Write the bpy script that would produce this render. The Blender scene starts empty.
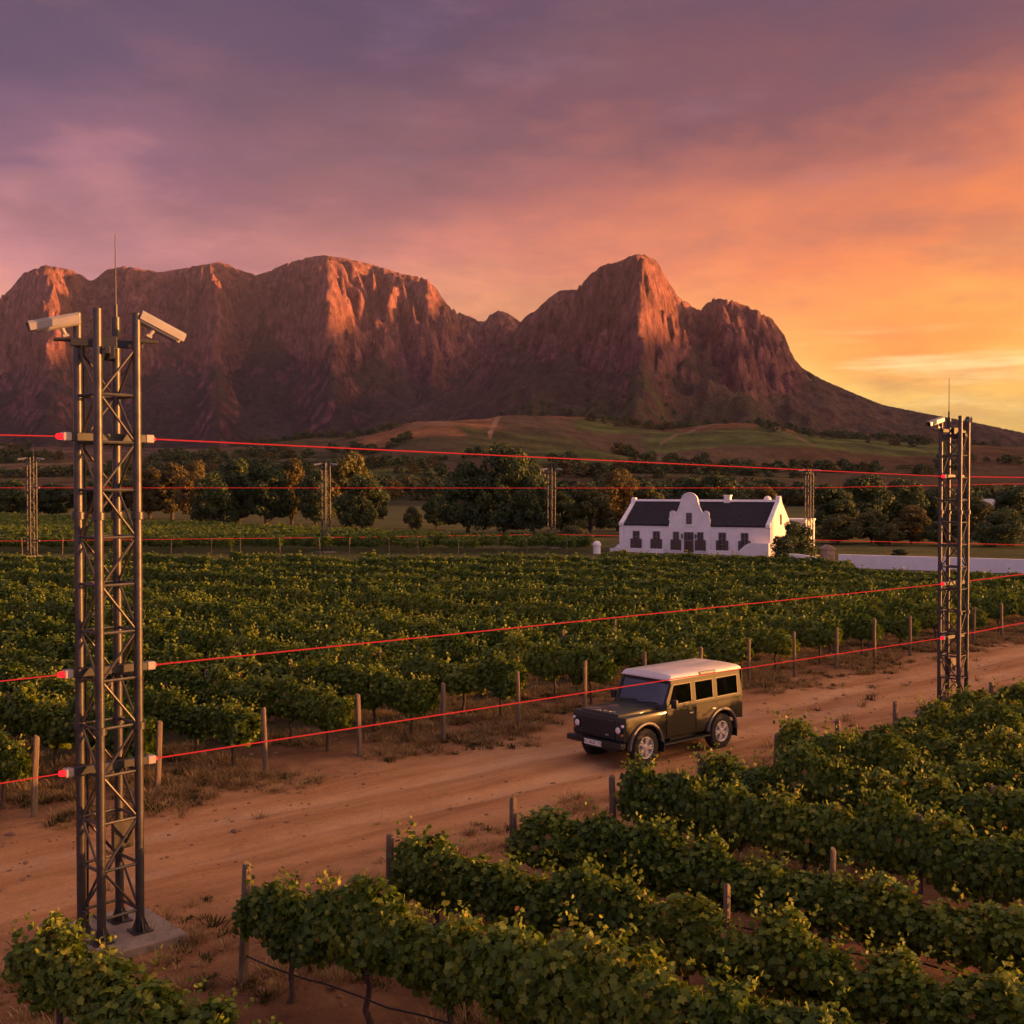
import bpy, bmesh, math, random
import numpy as np
from mathutils import Vector, Matrix, Quaternion

R = math.radians
random.seed(7)
rng = np.random.default_rng(7)
scene = bpy.context.scene
COL = scene.collection

# ------------------------------------------------------------------ camera
F_PX, HORIZON, CAM_H = 1150.0, 490.0, 6.0
cam_data = bpy.data.cameras.new('camera')
cam_data.sensor_width = 36.0
cam_data.lens = 36.0 * F_PX / 1024.0
cam_data.clip_start = 0.1
cam_data.clip_end = 40000.0
cam = bpy.data.objects.new('camera', cam_data)
COL.objects.link(cam)
cam.location = (0, 0, CAM_H)
cam.rotation_euler = (R(90) - math.atan((512 - HORIZON) / F_PX), 0, 0)
scene.camera = cam

# ------------------------------------------------------------------ exposure
scene.view_settings.view_transform = 'Standard'
scene.view_settings.look = 'None'
scene.view_settings.exposure = 0.24
scene.view_settings.gamma = 1.0
scene.view_settings.use_curve_mapping = False
scene.cycles.max_bounces = 6
scene.cycles.transparent_max_bounces = 12
scene.cycles.use_adaptive_sampling = True
scene.cycles.adaptive_threshold = 0.02
scene.cycles.use_denoising = True

# ------------------------------------------------------------------ sun
SUN_AZ, SUN_EL = R(93.0), R(4.0)
SUN_DIR = Vector((math.sin(SUN_AZ) * math.cos(SUN_EL), math.cos(SUN_AZ) * math.cos(SUN_EL), math.sin(SUN_EL)))
sun_data = bpy.data.lights.new('sun', 'SUN')
sun_data.energy = 18.0
sun_data.angle = R(0.6)
sun_data.color = (1.0, 0.39, 0.095)
sun = bpy.data.objects.new('sun', sun_data)
sun.rotation_euler = SUN_DIR.to_track_quat('Z', 'Y').to_euler()
COL.objects.link(sun)


def lin(r, g, b):
    f = lambda c: (c / 255 / 12.92) if c / 255 <= 0.04045 else ((c / 255 + 0.055) / 1.055) ** 2.4
    return (f(r), f(g), f(b), 1.0)


# ------------------------------------------------------------------ sky
def build_world():
    w = bpy.data.worlds.new('World')
    scene.world = w
    w.use_nodes = True
    nt = w.node_tree
    N, L = nt.nodes, nt.links
    N.clear()

    def math_(op, a, b=None, clamp=False):
        n = N.new('ShaderNodeMath'); n.operation = op; n.use_clamp = clamp
        for i, v in enumerate((a, b)):
            if v is None: continue
            if isinstance(v, (int, float)): n.inputs[i].default_value = v
            else: L.new(v, n.inputs[i])
        return n.outputs[0]

    def mix(f, a, b, mode='MIX'):
        n = N.new('ShaderNodeMix'); n.data_type = 'RGBA'; n.blend_type = mode
        if isinstance(f, (int, float)): n.inputs[0].default_value = f
        else: L.new(f, n.inputs[0])
        for s, v in ((6, a), (7, b)):
            if isinstance(v, tuple): n.inputs[s].default_value = v
            else: L.new(v, n.inputs[s])
        return n.outputs[2]

    def maprange(v, a, b, c=0.0, d=1.0):
        n = N.new('ShaderNodeMapRange'); n.interpolation_type = 'SMOOTHSTEP'
        L.new(v, n.inputs[0])
        for i, x in enumerate((a, b, c, d)): n.inputs[i + 1].default_value = x
        return n.outputs[0]

    def noise(vec, scale, detail, rough, stretch):
        m = N.new('ShaderNodeMapping'); m.inputs['Scale'].default_value = stretch
        L.new(vec, m.inputs[0])
        n = N.new('ShaderNodeTexNoise'); n.inputs['Scale'].default_value = scale
        n.inputs['Detail'].default_value = detail; n.inputs['Roughness'].default_value = rough
        L.new(m.outputs[0], n.inputs['Vector'])
        return n.outputs['Fac']

    def ramp(v, stops):
        n = N.new('ShaderNodeValToRGB')
        cr = n.color_ramp
        while len(cr.elements) < len(stops): cr.elements.new(0.5)
        for e, (p, c) in zip(cr.elements, stops): e.position = p; e.color = c
        L.new(v, n.inputs[0])
        return n.outputs[0]

    tc = N.new('ShaderNodeTexCoord')
    d = tc.outputs['Generated']
    sep = N.new('ShaderNodeSeparateXYZ'); L.new(d, sep.inputs[0])
    z = sep.outputs[2]
    # big soft cloud layers bend the colour bands of the sunset
    n1 = noise(d, 2.3, 5, 0.55, (1.0, 1.0, 2.6))
    n2 = noise(d, 5.5, 6, 0.6, (1.0, 1.0, 3.2))
    e = math_('ADD', z, math_('MULTIPLY', math_('SUBTRACT', n1, 0.5), 0.27))
    e = math_('ADD', e, math_('MULTIPLY', math_('SUBTRACT', n2, 0.5), 0.12))
    e = math_('MAXIMUM', e, 0.0)
    away = ramp(e, [(0.0, lin(232, 156, 118)), (0.12, lin(224, 146, 122)), (0.195, lin(180, 118, 126)), (0.255, lin(111, 78, 106)),
                    (0.32, lin(70, 60, 92)), (0.40, lin(52, 52, 87)), (0.54, lin(120, 102, 140)), (0.72, lin(160, 136, 160)), (1.0, lin(190, 160, 165))])
    near = ramp(e, [(0.0, lin(255, 204, 92)), (0.07, lin(255, 202, 98)), (0.125, lin(250, 164, 64)), (0.2, lin(230, 122, 50)),
                    (0.27, lin(184, 98, 70)), (0.33, lin(112, 63, 72)), (0.42, lin(76, 55, 82)), (0.52, lin(150, 112, 122)), (0.62, (1.15, 0.85, 0.52, 1)), (0.82, (1.15, 0.90, 0.62, 1))])
    dot = N.new('ShaderNodeVectorMath'); dot.operation = 'DOT_PRODUCT'
    L.new(d, dot.inputs[0]); dot.inputs[1].default_value = (math.sin(R(62)), math.cos(R(62)), 0.0)
    side = maprange(dot.outputs['Value'], 0.05, 0.86)
    col = mix(side, away, near)
    # cloud body: slightly darker, redder patches and paler gaps
    n3 = noise(d, 3.4, 7, 0.62, (1.0, 1.0, 3.0))
    dark = maprange(n3, 0.47, 0.68, 0.0, 0.42)
    col = mix(dark, col, (0.16, 0.075, 0.09, 1))
    n4 = noise(d, 4.2, 6, 0.6, (1.3, 1.0, 4.0))
    pale = math_('MULTIPLY', maprange(n4, 0.52, 0.75, 0.0, 0.22), maprange(z, 0.18, 0.40, 0.35, 1.0))
    col = mix(pale, col, lin(172, 128, 150))
    # thin bright streaks low over the horizon on the sun's side
    n5 = noise(d, 3.0, 7, 0.6, (1.0, 1.0, 11.0))
    st = math_('MULTIPLY', maprange(n5, 0.50, 0.70), maprange(side, 0.55, 0.95))
    st = math_('MULTIPLY', st, math_('MULTIPLY', maprange(z, 0.03, 0.075), maprange(z, 0.15, 0.105)))
    col = mix(math_('MULTIPLY', st, 0.75), col, lin(255, 226, 160))
    # the sun's own glow beyond the frame, and the pale eastern sky behind the viewer
    dot2 = N.new('ShaderNodeVectorMath'); dot2.operation = 'DOT_PRODUCT'
    L.new(d, dot2.inputs[0]); dot2.inputs[1].default_value = SUN_DIR
    glow = math_('POWER', math_('MAXIMUM', dot2.outputs['Value'], 0.0), 16.0)
    col = mix(math_('MULTIPLY', glow, 1.0), col, (11.0, 5.6, 1.7, 1), 'ADD')
    back = math_('MULTIPLY', maprange(sep.outputs[1], 0.05, -0.75), maprange(z, 0.48, 0.12))
    col = mix(back, col, (0.80, 0.58, 0.80, 1))
    bg = N.new('ShaderNodeBackground'); L.new(col, bg.inputs[0]); bg.inputs[1].default_value = 1.0
    sky = N.new('ShaderNodeTexSky'); sky.sky_type = 'NISHITA'; sky.sun_disc = False
    sky.sun_elevation = SUN_EL; sky.sun_rotation = SUN_AZ
    bg2 = N.new('ShaderNodeBackground'); L.new(sky.outputs[0], bg2.inputs[0]); bg2.inputs[1].default_value = 0.012
    add = N.new('ShaderNodeAddShader'); L.new(bg.outputs[0], add.inputs[0]); L.new(bg2.outputs[0], add.inputs[1])
    out = N.new('ShaderNodeOutputWorld'); L.new(add.outputs[0], out.inputs[0])
    w.cycles.sampling_method = 'MANUAL'
    w.cycles.sample_map_resolution = 1024


build_world()

# ================================================================== helpers
MATS = {}


def nodes_of(name):
    m = bpy.data.materials.new(name)
    m.use_nodes = True
    return m, m.node_tree, m.node_tree.nodes['Principled BSDF']


def mat(name, c, rough=0.7, var=0.25, scale=8.0, metal=0.0, bump=0.0, bump_scale=None, coat=0.0, spec=0.5, c2=None, stretch=(1, 1, 1), detail=5, coords='Object'):
    """base colour c broken up by noise towards c2 (or darker / lighter by var)"""
    if name in MATS: return MATS[name]
    m, nt, b = nodes_of(name)
    N, L = nt.nodes, nt.links
    tc = N.new('ShaderNodeTexCoord')
    mp = N.new('ShaderNodeMapping'); mp.inputs['Scale'].default_value = stretch
    L.new(tc.outputs[coords], mp.inputs[0])
    no = N.new('ShaderNodeTexNoise'); no.inputs['Scale'].default_value = scale; no.inputs['Detail'].default_value = detail
    no.inputs['Roughness'].default_value = 0.62
    L.new(mp.outputs[0], no.inputs['Vector'])
    cr = N.new('ShaderNodeValToRGB')
    a = tuple(x * (1 - var) for x in c[:3]) + (1,)
    z = c2 + (1,) if c2 else tuple(min(1, x * (1 + var)) for x in c[:3]) + (1,)
    cr.color_ramp.elements[0].position = 0.32; cr.color_ramp.elements[0].color = a
    cr.color_ramp.elements[1].position = 0.68; cr.color_ramp.elements[1].color = z
    L.new(no.outputs['Fac'], cr.inputs[0])
    L.new(cr.outputs[0], b.inputs['Base Color'])
    b.inputs['Roughness'].default_value = rough
    b.inputs['Metallic'].default_value = metal
    b.inputs['Coat Weight'].default_value = coat
    b.inputs['Coat Roughness'].default_value = 0.08
    b.inputs['Specular IOR Level'].default_value = spec
    if bump:
        bn = N.new('ShaderNodeBump'); bn.inputs['Strength'].default_value = bump
        n2 = N.new('ShaderNodeTexNoise'); n2.inputs['Scale'].default_value = bump_scale or scale * 3; n2.inputs['Detail'].default_value = 4
        L.new(mp.outputs[0], n2.inputs['Vector']); L.new(n2.outputs['Fac'], bn.inputs['Height'])
        bn.inputs['Distance'].default_value = 0.02
        L.new(bn.outputs[0], b.inputs['Normal'])
    MATS[name] = m
    return m


def glow(name, c, strength):
    if name in MATS: return MATS[name]
    m, nt, b = nodes_of(name)
    b.inputs['Base Color'].default_value = (0.01, 0.002, 0.002, 1); b.inputs['Specular IOR Level'].default_value = 0.0
    b.inputs['Emission Color'].default_value = c + (1,)
    b.inputs['Emission Strength'].default_value = strength
    MATS[name] = m
    return m


class MB:
    """collects shapes into one mesh"""

    def __init__(self):
        self.v, self.f = [], []

    def add(self, vs, fs):
        o = len(self.v)
        self.v += [tuple(p) for p in vs]
        self.f += [tuple(i + o for i in f) for f in fs]
        return self

    def box(self, x0, x1, y0, y1, z0, z1, m=None):
        vs = [(x, y, z) for z in (z0, z1) for y in (y0, y1) for x in (x0, x1)]
        if m is not None: vs = [m @ Vector(p) for p in vs]
        return self.add(vs, [(0, 2, 3, 1), (4, 5, 7, 6), (0, 1, 5, 4), (2, 6, 7, 3), (0, 4, 6, 2), (1, 3, 7, 5)])

    def tube(self, pts, radii, n=10, cap=True):
        pts = [Vector(p) for p in pts]
        if isinstance(radii, (int, float)): radii = [radii] * len(pts)
        rings = []
        up = None
        for i, p in enumerate(pts):
            t = (pts[min(i + 1, len(pts) - 1)] - pts[max(i - 1, 0)]).normalized()
            if up is None: up = t.orthogonal().normalized()
            up = (up - t * up.dot(t)).normalized()
            s = t.cross(up)
            rings.append([p + (up * math.cos(2 * math.pi * k / n) + s * math.sin(2 * math.pi * k / n)) * radii[i] for k in range(n)])
        vs = [q for r in rings for q in r]
        fs = []
        for i in range(len(pts) - 1):
            for k in range(n):
                a, b = i * n + k, i * n + (k + 1) % n
                fs.append((a, b, b + n, a + n))
        if cap:
            fs.append(tuple(reversed(range(n))))
            fs.append(tuple(range((len(pts) - 1) * n, len(pts) * n)))
        return self.add(vs, fs)

    def prism(self, prof, axis, a, b, m=None):
        """profile of 2-D points pushed along axis from a to b ('x': points are (y,z); 'y': (x,z); 'z': (x,y))"""
        def P(p, t):
            v = {'x': (t, p[0], p[1]), 'y': (p[0], t, p[1]), 'z': (p[0], p[1], t)}[axis]
            return m @ Vector(v) if m is not None else v
        n = len(prof)
        vs = [P(p, a) for p in prof] + [P(p, b) for p in prof]
        fs = [tuple(range(n)), tuple(reversed(range(n, 2 * n)))]
        fs += [(i, i + n, (i + 1) % n + n, (i + 1) % n) for i in range(n)]
        return self.add(vs, fs)

    def lathe(self, prof, n=24, axis='z', m=None, cap=True):
        """(radius, height) points spun round an axis"""
        vs, fs = [], []
        for r, h in prof:
            for k in range(n):
                a = 2 * math.pi * k / n
                c, s = r * math.cos(a), r * math.sin(a)
                p = {'z': (c, s, h), 'y': (c, h, s), 'x': (h, c, s)}[axis]
                vs.append(m @ Vector(p) if m is not None else p)
        for i in range(len(prof) - 1):
            for k in range(n):
                a, b = i * n + k, i * n + (k + 1) % n
                fs.append((a, b, b + n, a + n))
        if cap: fs.append(tuple(reversed(range(n)))); fs.append(tuple(range((len(prof) - 1) * n, len(prof) * n)))
        return self.add(vs, fs)

    def mesh(self, name, material, bevel=0.0, smooth=False, seg=2):
        me = bpy.data.meshes.new(name)
        me.from_pydata(self.v, [], self.f)
        bm = bmesh.new(); bm.from_mesh(me)
        bmesh.ops.recalc_face_normals(bm, faces=bm.faces)
        if bevel:
            es = [e for e in bm.edges if len(e.link_faces) == 2 and e.calc_face_angle(0) > 0.5]
            bmesh.ops.bevel(bm, geom=es, offset=bevel, segments=seg, affect='EDGES', profile=0.5, clamp_overlap=True)
        bm.to_mesh(me); bm.free()
        me.materials.append(material)
        if smooth:
            me.polygons.foreach_set('use_smooth', [True] * len(me.polygons))
            try: me.set_sharp_from_angle(angle=R(38))
            except Exception: pass
        return me

    def build(self, name, material, parent=None, bevel=0.0, smooth=False, loc=(0, 0, 0), seg=2):
        o = bpy.data.objects.new(name, self.mesh(name, material, bevel, smooth, seg))
        COL.objects.link(o)
        o.location = loc
        if parent: o.parent = parent
        return o


def tag(o, label=None, cat=None, group=None, kind=None):
    if label: o['label'] = label
    if cat: o['category'] = cat
    if group: o['group'] = group
    if kind: o['kind'] = kind
    return o


def thing(name, label, cat, loc=(0, 0, 0), rotz=0.0, group=None, scale=1.0):
    o = bpy.data.objects.new(name, None)
    COL.objects.link(o)
    o.empty_display_size = 0.3
    o.location = loc; o.rotation_euler = (0, 0, rotz); o.scale = (scale,) * 3
    return tag(o, label, cat, group)


def copy_tree(o, parent=None):
    c = o.copy()
    COL.objects.link(c)
    c.parent = parent
    for ch in KIDS.get(o.name, []) or list(o.children):
        copy_tree(ch, c)
    return c


KIDS = {}


def put(name, me, parent=None, loc=(0, 0, 0), rot=(0, 0, 0), scale=(1, 1, 1)):
    o = bpy.data.objects.new(name, me)
    COL.objects.link(o)
    o.location = loc; o.rotation_euler = rot; o.scale = scale
    if parent: o.parent = parent
    return o


def ordinal(n):
    w = ['first', 'second', 'third', 'fourth', 'fifth', 'sixth', 'seventh', 'eighth', 'ninth', 'tenth', 'eleventh', 'twelfth', 'thirteenth', 'fourteenth',
         'fifteenth', 'sixteenth', 'seventeenth', 'eighteenth', 'nineteenth', 'twentieth', 'twenty-first', 'twenty-second', 'twenty-third', 'twenty-fourth',
         'twenty-fifth', 'twenty-sixth', 'twenty-seventh', 'twenty-eighth', 'twenty-ninth', 'thirtieth']
    return w[n] if n < len(w) else '%dth' % (n + 1)


# ---- value noise in numpy
def _hash(ix, iy, seed):
    h = (ix.astype(np.int64) * 374761393 + iy.astype(np.int64) * 668265263 + seed * 974634541) & 0x7fffffff
    h = ((h ^ (h >> 13)) * 1274126177) & 0x7fffffff
    h = (h ^ (h >> 16)) & 0xffff
    return h / 65535.0


def vnoise(x, y, seed=0):
    ix, iy = np.floor(x), np.floor(y)
    fx, fy = x - ix, y - iy
    fx = fx * fx * fx * (fx * (fx * 6 - 15) + 10); fy = fy * fy * fy * (fy * (fy * 6 - 15) + 10)
    a, b = _hash(ix, iy, seed), _hash(ix + 1, iy, seed)
    c, d = _hash(ix, iy + 1, seed), _hash(ix + 1, iy + 1, seed)
    return (a * (1 - fx) + b * fx) * (1 - fy) + (c * (1 - fx) + d * fx) * fy


def fbm(x, y, oct=5, seed=0, gain=0.5, ridged=False):
    s, a, t = 0, 1.0, 0
    for o in range(oct):
        n = vnoise(x * 2 ** o + 17.3 * o, y * 2 ** o - 9.1 * o, seed + o)
        if ridged: n = 1 - np.abs(2 * n - 1)
        s = s + a * n; t += a; a *= gain
    return s / t


def sstep(x, a, b):
    t = np.clip((x - a) / (b - a), 0, 1)
    return t * t * (3 - 2 * t)


def grid_mesh(name, X, Y, Z, material, colors=None, smooth=True):
    """regular grid (rows, cols) of points to a mesh, fast"""
    r, c = X.shape
    me = bpy.data.meshes.new(name)
    co = np.stack([X, Y, Z], -1).reshape(-1, 3).astype(np.float32)
    i = (np.arange(r - 1)[:, None] * c + np.arange(c - 1)[None, :]).reshape(-1)
    q = np.stack([i, i + 1, i + c + 1, i + c], -1).astype(np.int32)
    nf = len(q)
    me.vertices.add(len(co)); me.vertices.foreach_set('co', co.ravel())
    me.loops.add(nf * 4); me.loops.foreach_set('vertex_index', q.ravel())
    me.polygons.add(nf)
    me.polygons.foreach_set('loop_start', np.arange(0, nf * 4, 4, dtype=np.int32))
    me.polygons.foreach_set('use_smooth', np.ones(nf, dtype=bool))
    me.update(calc_edges=True)
    if colors is not None:
        at = me.attributes.new('albedo', 'FLOAT_COLOR', 'POINT')
        at.data.foreach_set('color', (colors.reshape(-1, 4) if colors.shape[-1] == 4 else np.concatenate([colors.reshape(-1, 3), np.ones((len(co), 1))], 1)).astype(np.float32).ravel())
    me.materials.append(material)
    return me


def poly_mesh(name, co, faces_flat, sizes, material, tint=None, smooth=False):
    me = bpy.data.meshes.new(name)
    co = np.asarray(co, np.float32)
    me.vertices.add(len(co)); me.vertices.foreach_set('co', co.ravel())
    me.loops.add(len(faces_flat)); me.loops.foreach_set('vertex_index', np.asarray(faces_flat, np.int32))
    me.polygons.add(len(sizes))
    st = np.concatenate([[0], np.cumsum(sizes)[:-1]]).astype(np.int32)
    me.polygons.foreach_set('loop_start', st)
    me.update(calc_edges=True)
    if tint is not None:
        at = me.attributes.new('tint', 'FLOAT', 'POINT'); at.data.foreach_set('value', np.asarray(tint, np.float32))
    me.materials.append(material)
    return me
# ================================================================== the setting: mountains
def ypx(points, x):
    xs, ys = zip(*points)
    return np.interp(x, xs, ys)


SKY_LEFT = [(-420, 330), (-200, 316), (-90, 322), (0, 300), (12, 290), (25, 274), (47, 266), (70, 270), (82, 275), (92, 282), (98, 279), (107, 271), (125, 267), (150, 271), (162, 273),
            (185, 269), (207, 265), (220, 263), (232, 266), (235, 269), (245, 272), (257, 276), (270, 272), (285, 265), (310, 258), (325, 256), (345, 259), (375, 266),
            (400, 274), (425, 279), (435, 287), (445, 302), (455, 312), (470, 317), (480, 322), (485, 322), (490, 315), (500, 311), (510, 315), (520, 322), (560, 345), (650, 380), (800, 430), (1400, 480)]
SKY_RIGHT = [(-420, 478), (200, 462), (300, 444), (380, 422), (430, 402), (470, 374), (500, 345), (516, 330), (524, 318), (537, 310), (547, 300), (560, 291), (577, 290), (587, 278), (602, 266),
             (620, 262), (629, 257), (637, 255), (646, 256), (657, 263), (667, 281), (679, 299), (690, 305), (698, 312), (709, 301), (719, 299), (734, 302), (752, 309),
             (772, 320), (784, 337), (793, 358), (801, 368), (822, 380), (857, 395), (882, 405), (927, 414), (972, 422), (1024, 433), (1120, 448), (1400, 468)]

TX = np.arange(-330, 1400, 1.25)


def ribs(x, Y, seed, w):
    """buttresses and gullies: ridged noise that runs down the slope, bent a little with depth"""
    wx_ = (fbm(x / 38, Y / 330, 3, seed + 5) - 0.5)
    xx = x + 34 * wx_
    yy = Y + 260 * (fbm(x / 30, Y / 300, 3, seed + 6) - 0.5)
    return (0.55 * (fbm(xx / (w * 2.2), yy / 1500, 2, seed) - 0.5) * 2 + 0.36 * (fbm(xx / (w * 0.9), yy / 560, 4, seed + 9, ridged=True) - 0.55) * 1.6
            + 0.26 * (fbm(xx / (w * 0.42), yy / 170, 4, seed + 3) - 0.5) * 2)


def massif(x, Y, X, sky, Y0, Yr0, bulge, seed, cliff_base, cliffy, extra, cliff_t=0.70):
    """smooth form before weathering: slopes fan out round each summit, steep faces near the top"""
    hpx = HORIZON - ypx(sky, x)
    xs = np.arange(-500, 1500, 4.0)
    hs = HORIZON - ypx(sky, xs)
    k = np.exp(-(np.arange(-40, 41) * 4.0 / 34) ** 2); k /= k.sum(); k2 = np.exp(-(np.arange(-120, 121) * 4.0 / 150) ** 2); k2 /= k2.sum()
    sm = np.convolve(np.pad(hs, 40, mode='edge'), k, mode='valid') - np.convolve(np.pad(hs, 120, mode='edge'), k2, mode='valid')
    dome = np.interp(x, xs, sm)                                     # >0 at summits, <0 at saddles
    Yr = Yr0 - bulge * dome / 30.0 + 120 * (fbm(x / 60, x * 0, 3, seed) - 0.5)
    H = hpx / F_PX * Yr + CAM_H
    wob = (fbm(X / 420, Y / 420, 4, seed + 2) - 0.5) * 420 + (fbm(X / 130, Y / 130, 4, seed + 4) - 0.5) * 150 + extra
    t = (Y + wob * 0.8 - Y0) / (Yr - Y0)
    tt = np.clip(t, 0, 1)
    face = np.clip((tt - cliff_t) / 0.15, 0, 1)
    cb = cliff_base
    apron = cb * np.clip(tt / (cliff_t + .02), 0, 1.1) ** 1.45
    ledge = face + 0.06 * np.sin(face * 15 + 5 * vnoise(X / 150, Y / 150, seed + 31)) * (face > 0) * (face < 1)
    top = np.clip((tt - cliff_t - 0.15) / (0.85 - cliff_t), 0, 1)
    pc = np.minimum(apron * (1 - face) + cb * face + (0.90 - cb) * ledge + 0.10 * np.sin(top * math.pi / 2), 1.0)
    ps = tt ** 1.25
    p = cliffy * pc + (1 - cliffy) * ps - np.clip(t - 1.03, 0, 3) * 0.9
    return H * p, t, face * cliffy


def erode(Z, cell, drops, steps, seed, hard):
    """many raindrops at once run downhill, cut gullies and lay down fans"""
    r = np.random.default_rng(seed)
    nr, nc = Z.shape
    Z = Z.copy()
    for n in drops:
        px = r.uniform(1, nc - 2.01, n); py = r.uniform(1, nr - 2.01, n)
        dx = np.zeros(n); dy = np.zeros(n); sp = np.ones(n); wa = np.ones(n); sed = np.zeros(n)
        for st in range(steps):
            ix = px.astype(np.int32); iy = py.astype(np.int32); fx = px - ix; fy = py - iy
            i0 = iy * nc + ix
            zf = Z.ravel()
            a, b, c, d = zf[i0], zf[i0 + 1], zf[i0 + nc], zf[i0 + nc + 1]
            gx = (b - a) * (1 - fy) + (d - c) * fy; gy = (c - a) * (1 - fx) + (d - b) * fx
            h = a * (1 - fx) * (1 - fy) + b * fx * (1 - fy) + c * (1 - fx) * fy + d * fx * fy
            dx = dx * 0.25 - gx * 0.75; dy = dy * 0.25 - gy * 0.75
            L = np.sqrt(dx * dx + dy * dy) + 1e-9; dx /= L; dy /= L
            nx = np.clip(px + dx, 1, nc - 2.01); ny = np.clip(py + dy, 1, nr - 2.01)
            jx = nx.astype(np.int32); jy = ny.astype(np.int32); ux = nx - jx; uy = ny - jy
            j0 = jy * nc + jx
            h2 = zf[j0] * (1 - ux) * (1 - uy) + zf[j0 + 1] * ux * (1 - uy) + zf[j0 + nc] * (1 - ux) * uy + zf[j0 + nc + 1] * ux * uy
            dh = h2 - h
            cap = np.maximum(-dh, 0.05) * sp * wa * 1.6
            up = dh > 0
            dep = np.where(up, np.minimum(dh, sed), np.where(sed > cap, (sed - cap) * 0.25, 0))
            ero = np.where((~up) & (sed <= cap), np.minimum((cap - sed) * 0.22, -dh * 0.8), 0) * hard
            amt = dep - ero
            sed = sed - dep + ero
            W = np.zeros(nr * nc)
            for o, w in ((0, (1 - fx) * (1 - fy)), (1, fx * (1 - fy)), (nc, (1 - fx) * fy), (nc + 1, fx * fy)):
                W += np.bincount(i0 + o, weights=amt * w, minlength=nr * nc)
            W = W.reshape(nr, nc)
            W = 0.5 * W + 0.125 * (np.roll(W, 1, 0) + np.roll(W, -1, 0) + np.roll(W, 1, 1) + np.roll(W, -1, 1))
            Z += np.clip(W, -cell * .5, cell * .5)
            sp = np.sqrt(np.maximum(sp * sp - dh * 0.12, 0.05)); sp = np.minimum(sp, 6.0)
            wa *= 0.985
            px, py = nx, ny
    return Z


def bil(Z, gx0, gy0, cell, X, Y):
    fx = np.clip((X - gx0) / cell, 0, Z.shape[1] - 1.001); fy = np.clip((Y - gy0) / cell, 0, Z.shape[0] - 1.001)
    ix = fx.astype(int); iy = fy.astype(int); fx = fx - ix; fy = fy - iy
    return Z[iy, ix] * (1 - fx) * (1 - fy) + Z[iy, ix + 1] * fx * (1 - fy) + Z[iy + 1, ix] * (1 - fx) * fy + Z[iy + 1, ix + 1] * fx * fy


def weather(sky, Y0, Yr, bulge, seed, cb, cliff_fn, extra_fn, x0, x1, y0, y1, cell, drops, steps, cliff_t):
    gx = np.arange(x0, x1, cell); gy = np.arange(y0, y1, cell)
    X, Y = np.meshgrid(gx, gy)
    x = 512 + F_PX * X / Y
    z, t, face = massif(x, Y, X, sky, Y0, Yr, bulge, seed, cb, cliff_fn(x), extra_fn(x), cliff_t)
    z = z + (fbm(X / 160, Y / 160, 5, seed + 40) - 0.5) * 46 * sstep(t, 0.05, 0.4)
    ze = erode(z, cell, drops, steps, seed, 0.9)
    return ze, face, t, (x0, y0, cell)


def fit_skyline(x, Y, z, sky, zone):
    """scale each column so the massif's crest stands where its skyline does"""
    el = np.where(zone, (z - CAM_H) / Y, -1)
    got = el.max(0)
    want = (HORIZON - ypx(sky, x[0])) / F_PX
    k = np.clip(want / np.maximum(got, 1e-3), 0.5, 1.9)
    k = np.convolve(np.pad(k, 2, mode='edge'), np.ones(5) / 5, mode='valid')
    return z * k[None, :]


BUMPS = [  # crest x px, depth, crest y px, half-width px, half-depth m
    (430, 1350, 424, 105, 330), (520, 1480, 424, 80, 300), (585, 1640, 420, 95, 330), (735, 1520, 424, 120, 380), (850, 1580, 440, 130, 330), (560, 900, 450, 110, 190), (398, 720, 469, 75, 130),
    (640, 1050, 464, 110, 220), (60, 1350, 451, 180, 340), (-130, 1300, 448, 200, 340), (215, 1150, 461, 170, 280), (330, 1500, 442, 130, 340), (960, 1700, 447, 180, 420), (1120, 1600, 449, 190, 380),
    (860, 850, 471, 180, 200), (1040, 800, 475, 160, 170), (700, 760, 475, 130, 140), (90, 700, 479, 190, 140), (250, 760, 474, 140, 140)]


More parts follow.
